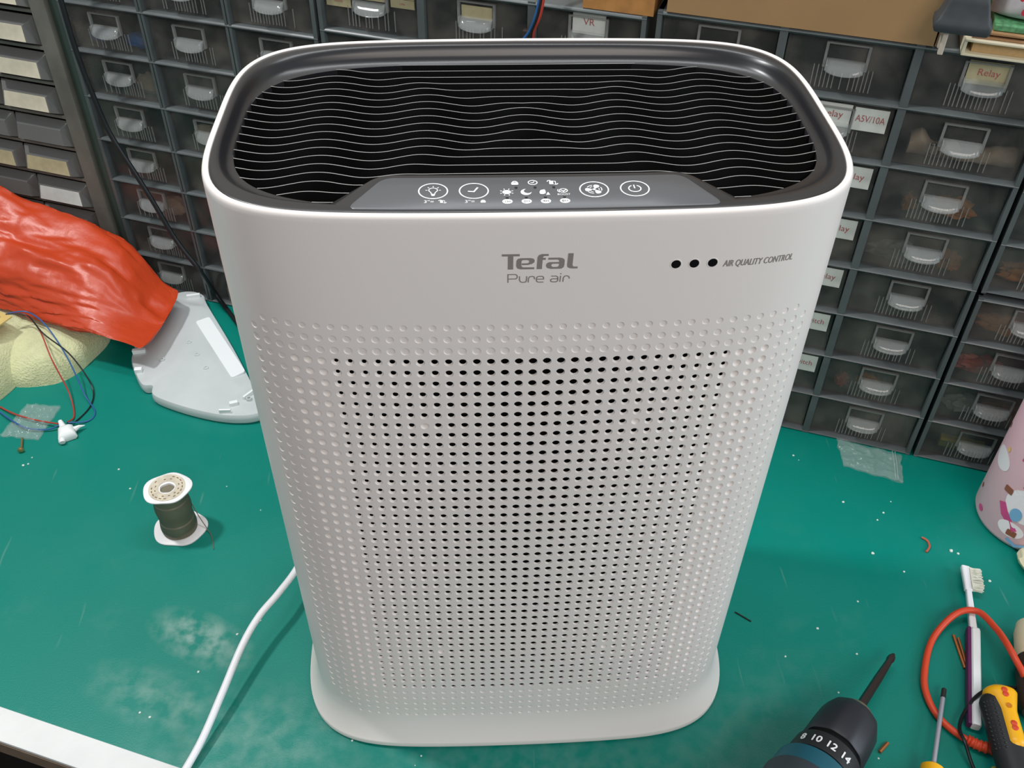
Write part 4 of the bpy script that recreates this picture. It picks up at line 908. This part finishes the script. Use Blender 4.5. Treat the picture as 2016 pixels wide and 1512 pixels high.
for q_, d_ in enumerate(dec): pat.m = q_; pat.add(d_.v, d_.f)
pat.build('printed_pattern', pcols, pbt, smooth=False)
# toothbrush
tbh = empty('toothbrush', (0.4336, 0.0470, 0), 0, 'white and purple toothbrush with worn bristles lying on the mat', 'toothbrush')
tb0 = Vector((0.4336, 0.0470, 0)); E1 = Vector((0.4104, -0.0122, 0.0065)) - tb0; NK = Vector((0.4505, 0.0885, 0.0065)) - tb0; N2_ = Vector((0.4632, 0.1328, 0.008)) - tb0; TP = Vector((0.4714, 0.1625, 0.0085)) - tb0
ax = (NK-E1).normalized(); sd_ = Vector((ax.y, -ax.x, 0))
def bar(mb, p, q, w0, w1, h0, h1, side):
    rs = []
    for P_, w_, h_ in ((p, w0*0.9, h0*0.9), (p+(q-p)*0.02, w0, h0), (p+(q-p)*0.98, w1, h1), (q, w1*0.9, h1*0.9)):
        rs.append([P_ + side*(w_*x) + Vector((0, 0, h_*z)) for x, z in ((-.5, -.35), (-.35, -.5), (.35, -.5), (.5, -.35), (.5, .35), (.35, .5), (-.35, .5), (-.5, .35))])
    return mb.rings(rs)
bar(MB(), E1+sd_*0.0015, NK+sd_*0.0015, 0.0085, 0.0085, 0.010, 0.010, sd_).build('handle', LABELW, tbh, smooth=False)
bar(MB(), E1-sd_*0.0045, NK-sd_*0.0045, 0.004, 0.004, 0.0085, 0.0085, sd_).build('purple_grip', PURPLE, tbh, smooth=False)
hd = MB(); bar(hd, NK, N2_, 0.007, 0.0055, 0.006, 0.005, sd_); bar(hd, N2_, TP, 0.0075, 0.0085, 0.0055, 0.006, sd_); hd.build('neck_and_head', FLANGE, tbh, smooth=False, bevel=0.0008)
br_ = MB(); ax2 = (TP-N2_).normalized(); sd2 = Vector((ax2.y, -ax2.x, 0))
for i in range(26):
    for j in range(5):
        p = N2_ + ax2*(0.002+0.026*i/25) + sd2*0.003 + Vector((0, 0, -0.0025+0.0013*j+0.001)); q = p + sd2*(0.0105+R.uniform(-.001, .0015)) + ax2*R.uniform(-.003, .002) + Vector((0, 0, R.uniform(-.001, .0025)))
        q.z = max(q.z, 0.0008); br_.tube([p, q], 0.00055, 5)
br_.build('bristles', BRISTLE, tbh)
# screwdriver
A1, A2 = Vector((0.3965, 0.0252, 0.009)), Vector((0.3576, -0.0489, 0.0115)); dv = (A2-A1).normalized()
sdv = empty('screwdriver', (0.377, -0.012, 0), 0, 'slim screwdriver with a black tip lying on the mat right of the drill', 'screwdriver'); so = Vector((0.377, -0.012, 0))
MB().tube([A1-so, A1+dv*0.001-so, A1+dv*0.011-so], lambda t: 0.0022 if t > 0.4 else 0.0013, 10).build('tip', RUB, sdv); MB().tube([A1+dv*0.011-so, A2-so], 0.0021, 12).build('shaft', CHROME, sdv)
MB().tube([A2+dv*0.0-so, A2+dv*0.004-so, A2+dv*0.012-so, A2+dv*0.05-so, A2+dv*0.08-so], lambda t: 0.0055 if t < .1 else 0.0105, 16).build('handle', YEL, sdv)
MB().tube([A2+dv*0.012-so, A2+dv*0.014-so, A2+dv*0.05-so], 0.0108, 16).build('grip', RUB, sdv)
# drill
T0, T1 = Vector((0.3583, 0.0588, 0.016)), Vector((0.2801, -0.0264, 0.0335)); dd_ = (T1-T0).normalized(); L0 = (T1-T0).length
dr = empty('cordless_drill', (0.27, -0.04, 0), 0, 'cordless drill with black keyless chuck and teal body at the bottom right', 'drill'); do = Vector((0.27, -0.04, 0))
qt = dd_.to_track_quat('Z', 'Y').to_matrix().to_4x4()
def ax3(mb, prof, n=40, lobe=None): return mb.lathe([(p_*1.25, q_*1.29) for p_, q_ in prof], n, Matrix.Translation(T0-do) @ qt, True, lobe)
ax3(MB(), [(0.001, 0.0), (0.0026, 0.003), (0.0030, 0.007), (0.0024, 0.010), (0.0026, 0.014), (0.0031, 0.030), (0.0034, 0.070)], 6).build('driver_bit', STEEL, dr)
ax3(MB(), [(0.005, 0.0655), (0.009, 0.0665), (0.0135, 0.0715), (0.014, 0.074)], 32).build('chuck_nose', mat('tan_steel', srgb(170, 150, 130), 0.35, metal=0.7), dr)
ax3(MB(), [(0.0148, 0.0735), (0.0178, 0.0765), (0.0205, 0.084), (0.0213, 0.097), (0.0216, 0.110), (0.0208, 0.1125)], 60, lambda a_: 1+0.012*math.cos(10*a_)).build('chuck', CHUCK, dr, ang=60)
ax3(MB(), [(0.0195, 0.1126), (0.0195, 0.1165)], 40).build('neck_ring', VOID, dr)
cl = ax3(MB(), [(0.0205, 0.1166), (0.0235, 0.119), (0.0245, 0.130), (0.0245, 0.1345)], 48).build('torque_collar', RUB, dr)
ax3(MB(), [(0.0235, 0.1346), (0.0275, 0.138), (0.0285, 0.160), (0.0285, 0.26), (0.024, 0.275)], 48).build('drill_body', TEAL, dr)
ax3(MB(), [(0.0283, 0.151), (0.0292, 0.153), (0.0292, 0.25)], 48).build('rubber_sleeve', mat('grey_rubber', srgb(58, 66, 72), 0.6), dr)
# grip going down to the mat away from the frame
gp = T0-do+dd_*0.29; MB().rings([[gp + dd_*(xx*0.018) + Vector((yy*0.014, 0, 0)) + Vector((0.0, -0.02*k, -0.0)) + Vector((0.10*k*0.7, -0.10*k*0.7, -0.012*k)) for xx, yy in ((-1, -.6), (-.6, -1), (.6, -1), (1, -.6), (1, .6), (.6, 1), (-.6, 1), (-1, .6))] for k in (0, 0.5, 1)]).build('grip', RUB, dr)
Rm = Matrix.Translation(T0-do) @ qt; Ri = Rm.to_3x3().inverted()
vdir = (cam.location - T1); vl = Ri @ vdir; a0_ = math.atan2(vl.y, vl.x)
for tx, da in (('8', -0.88), ('10', -0.50), ('12', -0.07), ('14', 0.37)):
    for sgn in (1,):
        mbt = text_mesh(tx, 0.0098, lambda x, y, z: tuple(Rm @ Vector((0.0310*math.cos(a0_-da + x/0.0310*-1), 0.0310*math.sin(a0_-da + x/0.0310*-1), 0.1680 - y))), 0, 1.0, 'CENTER', 0.0); m2_ = MB(); [m2_.add([(vx+dx_, vy+dy_, vz+0.0001) for vx, vy, vz in mbt.v], mbt.f) for dx_, dy_ in ((0.0003, 0.0), (0.0, 0.0003), (-0.0002, -0.0002))]; mbt.add(m2_.v, m2_.f)
    mbt.build('torque_number', PRINTW, cl, smooth=False)
# orange cable, black cable, probe handle
oc = [(0.510, -0.035, 0.005), (0.4745, 0.0133, 0.018), (0.465, 0.033, 0.028), (0.463, 0.0555, 0.029), (0.4645, 0.0800, 0.021), (0.4585, 0.104, 0.0145), (0.437, 0.1035, 0.012), (0.407, 0.080, 0.0045), (0.385, 0.042, 0.0042), (0.380, 0.018, 0.0042), (0.384, -0.003, 0.0042), (0.396, -0.020, 0.0045), (0.411, -0.031, 0.0055)]
oce = empty('orange_cable', (0.43, 0.03, 0), 0, 'orange test cable looping over the toothbrush at the right', 'cable'); oo = Vector((0.43, 0.03, 0))
MB().tube([p-oo for p in spline(oc, 8)], 0.0032, 12).build('cable_sheath', ORANGE, oce)
st_ = spline([(0.400, -0.0235, 0.0050), (0.411, -0.031, 0.0058), (0.430, -0.037, 0.0068), (0.450, -0.046, 0.0075), (0.475, -0.060, 0.0080)], 24)
MB().tube([p-oo for p in st_], lambda t: 0.0042 + 0.0011*max(0, math.sin(t*95)) + 0.0015*t, 14).build('strain_relief', ORANGE, oce, ang=80)
ph_ = empty('test_clamp_handle', (0.432, -0.02, 0), 0, 'black ribbed handle with a yellow inlay lying at the lower right corner', 'tool handle'); po = Vector((0.432, -0.02, 0))
H1, H2 = Vector((0.4335, 0.011, 0.021)), Vector((0.4165, -0.085, 0.023)); hx = (H2-H1).normalized(); hsd = Vector((hx.y, -hx.x, 0)); hup = Vector((0, 0, 1))
def hbody(mb, off, wf, hf, t0, t1, zoff=0, n=24, k=26, rib=0.0):
    rs = []
    for i in range(k+1):
        t = t0+(t1-t0)*i/k; c = H1+(H2-H1)*t + hsd*(off) + hup*zoff; w_, h_ = wf(t), hf(t); e = min(1, (i+0.6)*0.32)**0.6; e = min(e, (min(1, (k-i+0.6)*0.32))**0.6)
        rs.append([c + hsd*(-1)*w_*e*math.copysign(abs(math.cos(2*PI*q/n))**0.8, math.cos(2*PI*q/n)) + hup*h_*e*math.sin(2*PI*q/n) - po for q in range(n)])
    return mb.rings(rs)
hbody(MB(), 0, lambda t: 0.0150-0.004*max(0, t-0.5), lambda t: 0.0125, -0.02, 1.0).build('grip', RUB, ph_)
yi = hbody(MB(), -0.0035, lambda t: 0.0095 + (0.006*max(0, 0.22-t)/0.22), lambda t: 0.0112, -0.06, 0.62, 0.0035).build('yellow_inlay', YEL, ph_)
rbm = MB()
for i in range(12):
    for j in range(4):
        c = H1+(H2-H1)*(0.14+0.042*i) + hsd*(0.0070+0.0022*j) + hup*(0.0112-0.0016*j*1.2) - po; rbm.lathe([(0.0012, -0.001), (0.0011, 0.0007), (0.0005, 0.0011)], 8, Matrix.Translation(c))
rbm.build('grip_nub', RUB, ph_)
for t_ in (0.06, 0.40):
    c = H1+(H2-H1)*t_ + hsd*(-0.0035) + hup*0.0148 - po; bt = MB()
    for q in (-1, 1): bt.lathe([(0.0026, -0.0008), (0.0028, 0.0001), (0.0022, 0.0005)], 14, Matrix.Translation(c+hx*0.0022*q))
    bt.build('orange_mark', ORANGE, yi)
MB().lathe([(0.0022, -0.0006), (0.0026, 0.0004), (0.0016, 0.0003)], 14, Matrix.Translation(H1+(H2-H1)*0.20 + hsd*(-0.0035) + hup*0.0146 - po)).build('inlay_slot', mat('amber_slot', srgb(200, 120, 20), 0.5), yi)
tag(MB().tube(spline([(0.500, 0.020, 0.004), (0.470, 0.020, 0.012), (0.4445, 0.0205, 0.016), (0.425, 0.0160, 0.0145), (0.409, 0.004, 0.008), (0.396, -0.013, 0.0085), (0.393, -0.030, 0.0125), (0.396, -0.052, 0.004), (0.404, -0.075, 0.003)], 8), 0.0016, 8).build('black_lead', WIREK), 'thin black lead curling over the tip of the toothbrush handle', 'cable')
tag(MB().tube(spline([(0.52, 0.002, 0.0018), (0.485, 0.004, 0.003), (0.4560, 0.0065, 0.005)], 8), 0.0018, 8).build('black_lead', WIREK), 'short thin black lead right of the yellow and black handle', 'cable')
gj = MB().tube([(0.414, -0.050, 0.0045), (0.411, -0.062, 0.0045), (0.408, -0.085, 0.0045)], lambda t: 0.0028+0.0016*min(1, t*3), 12); gj.build('x', mat('yellow_green_sleeve', srgb(170, 170, 70), 0.4)).name = 'cable_joint'
tag(bpy.data.objects['cable_joint'], 'small yellow-green sleeved joint below the orange strain relief', 'cable joint')
# cream and brown handles at the right edge
for nm, p, ang_, lb in (('tool_handle', (0.505, 0.088, 0.0), 1.2, 'cream and dark brown tool handle cut off by the right edge of the picture'),):
    hr = empty(nm, p, ang_, lb, 'tool handle')
    MB().lathe([(0.004, 0.045), (0.014, 0.040), (0.0165, 0.028), (0.0165, 0.010), (0.015, 0.0)], 28, Matrix.Translation((0, 0, 0.017)) @ Matrix.Rotation(PI/2, 4, 'Y') @ Matrix.Translation((0, 0, -0.045))).build('cream_end', CREAM, hr)
    MB().lathe([(0.0155, 0.0), (0.0168, 0.003), (0.0168, 0.050), (0.013, 0.058)], 28, Matrix.Translation((0, 0, 0.017)) @ Matrix.Rotation(-PI/2, 4, 'Y') @ Matrix.Translation((0, 0, 0.045))).build('brown_grip', BROWN, hr)
blob('putty_lump', CREAM, (0.549, 0.155, 0.0), 0.3, 0.016, 0.030, 0.010, 'cream rounded lump at the right edge below the pink bottle', 'lump', 21, 0.2)
# scraps
def scrap(pts, r, m, label, name='wire_scrap'): return tag(MB().tube(spline(pts, 5), r, 8).build(name, m), label, 'scrap')
scrap([(0.4316, 0.0863, 0.0016), (0.4300, 0.068, 0.0016), (0.4285, 0.0498, 0.0016)], 0.0015, BRASS, 'gold-coloured bent pin beside the toothbrush handle', 'metal_pin')
scrap([(0.4350, 0.0830, 0.0016), (0.4330, 0.066, 0.0016), (0.4303, 0.0498, 0.0016)], 0.0012, BRASS, 'thinner gold-coloured pin leg nearest the toothbrush handle', 'metal_pin')
scrap([(0.3189, -0.0301, 0.0017), (0.3291, -0.0219, 0.0017)], 0.0016, BRASS, 'short copper stub on the mat right of the drill chuck')
scrap([(0.4445, 0.2085, 0.0014), (0.449, 0.203, 0.0014), (0.4479, 0.195, 0.0014), (0.442, 0.1888, 0.0014)], 0.0012, mat('red_brown_scrap', srgb(176, 92, 70), 0.5), 'small reddish hooked scrap on the mat left of the pink bottle')
db = MB()
def crumb(x, y, s_):
    n = 6; db.rings([[(x+s_*k*math.cos(2*PI*i/n+R.random()*.6), y+s_*k*math.sin(2*PI*i/n+R.random()*.6), z*s_) for i in range(n)] for k, z in ((0.8, 0.02), (1.0, 0.35), (0.5, 0.8))])
for x, y, s_ in [(0.375, 0.262, .0016), (0.338, 0.335, .0014), (0.405, 0.235, .0012), (0.415, 0.245, .0014), (0.385, 0.19, .0018), (0.41, 0.165, .0013), (0.30, 0.10, .0013), (0.35, 0.13, .0012), (0.47, 0.19, .0022), (0.476, 0.186, .0016), (0.495, 0.15, .0017), (-0.44, 0.34, .0014), (-0.42, 0.31, .0012), (-0.27, 0.115, .0013), (-0.30, 0.075, .0013), (-0.335, 0.03, .0013), (-0.345, 0.035, .0012), (-0.15, 0.0, .0012), (-0.25, 0.13, .0011), (-0.55, 0.35, .0016), (-0.545, 0.352, .0012), (0.26, 0.07, .0012), (0.33, 0.07, .0012), (0.30, 0.03, .001)]: crumb(x, y, s_)
for k in range(24): crumb(R.uniform(-0.55, 0.5), R.choice((R.uniform(-0.08, 0.0), R.uniform(0.25, 0.4))), R.uniform(.0005, .001))
tag(db.build('debris', DEB, smooth=False), 'pale crumbs and dust specks scattered over the green mat', 'debris', kind='stuff')
tag(MB().box(-0.009, 0.009, -0.0006, 0.0006, 0.0003, 0.0012).build('solder_bit', WIREK, smooth=False), 'thin dark clipping on the mat just right of the purifier base', 'scrap')
o = bpy.data.objects['solder_bit']; o.location = (0.229, 0.116, 0); o.rotation_euler = (0, 0, -0.7)
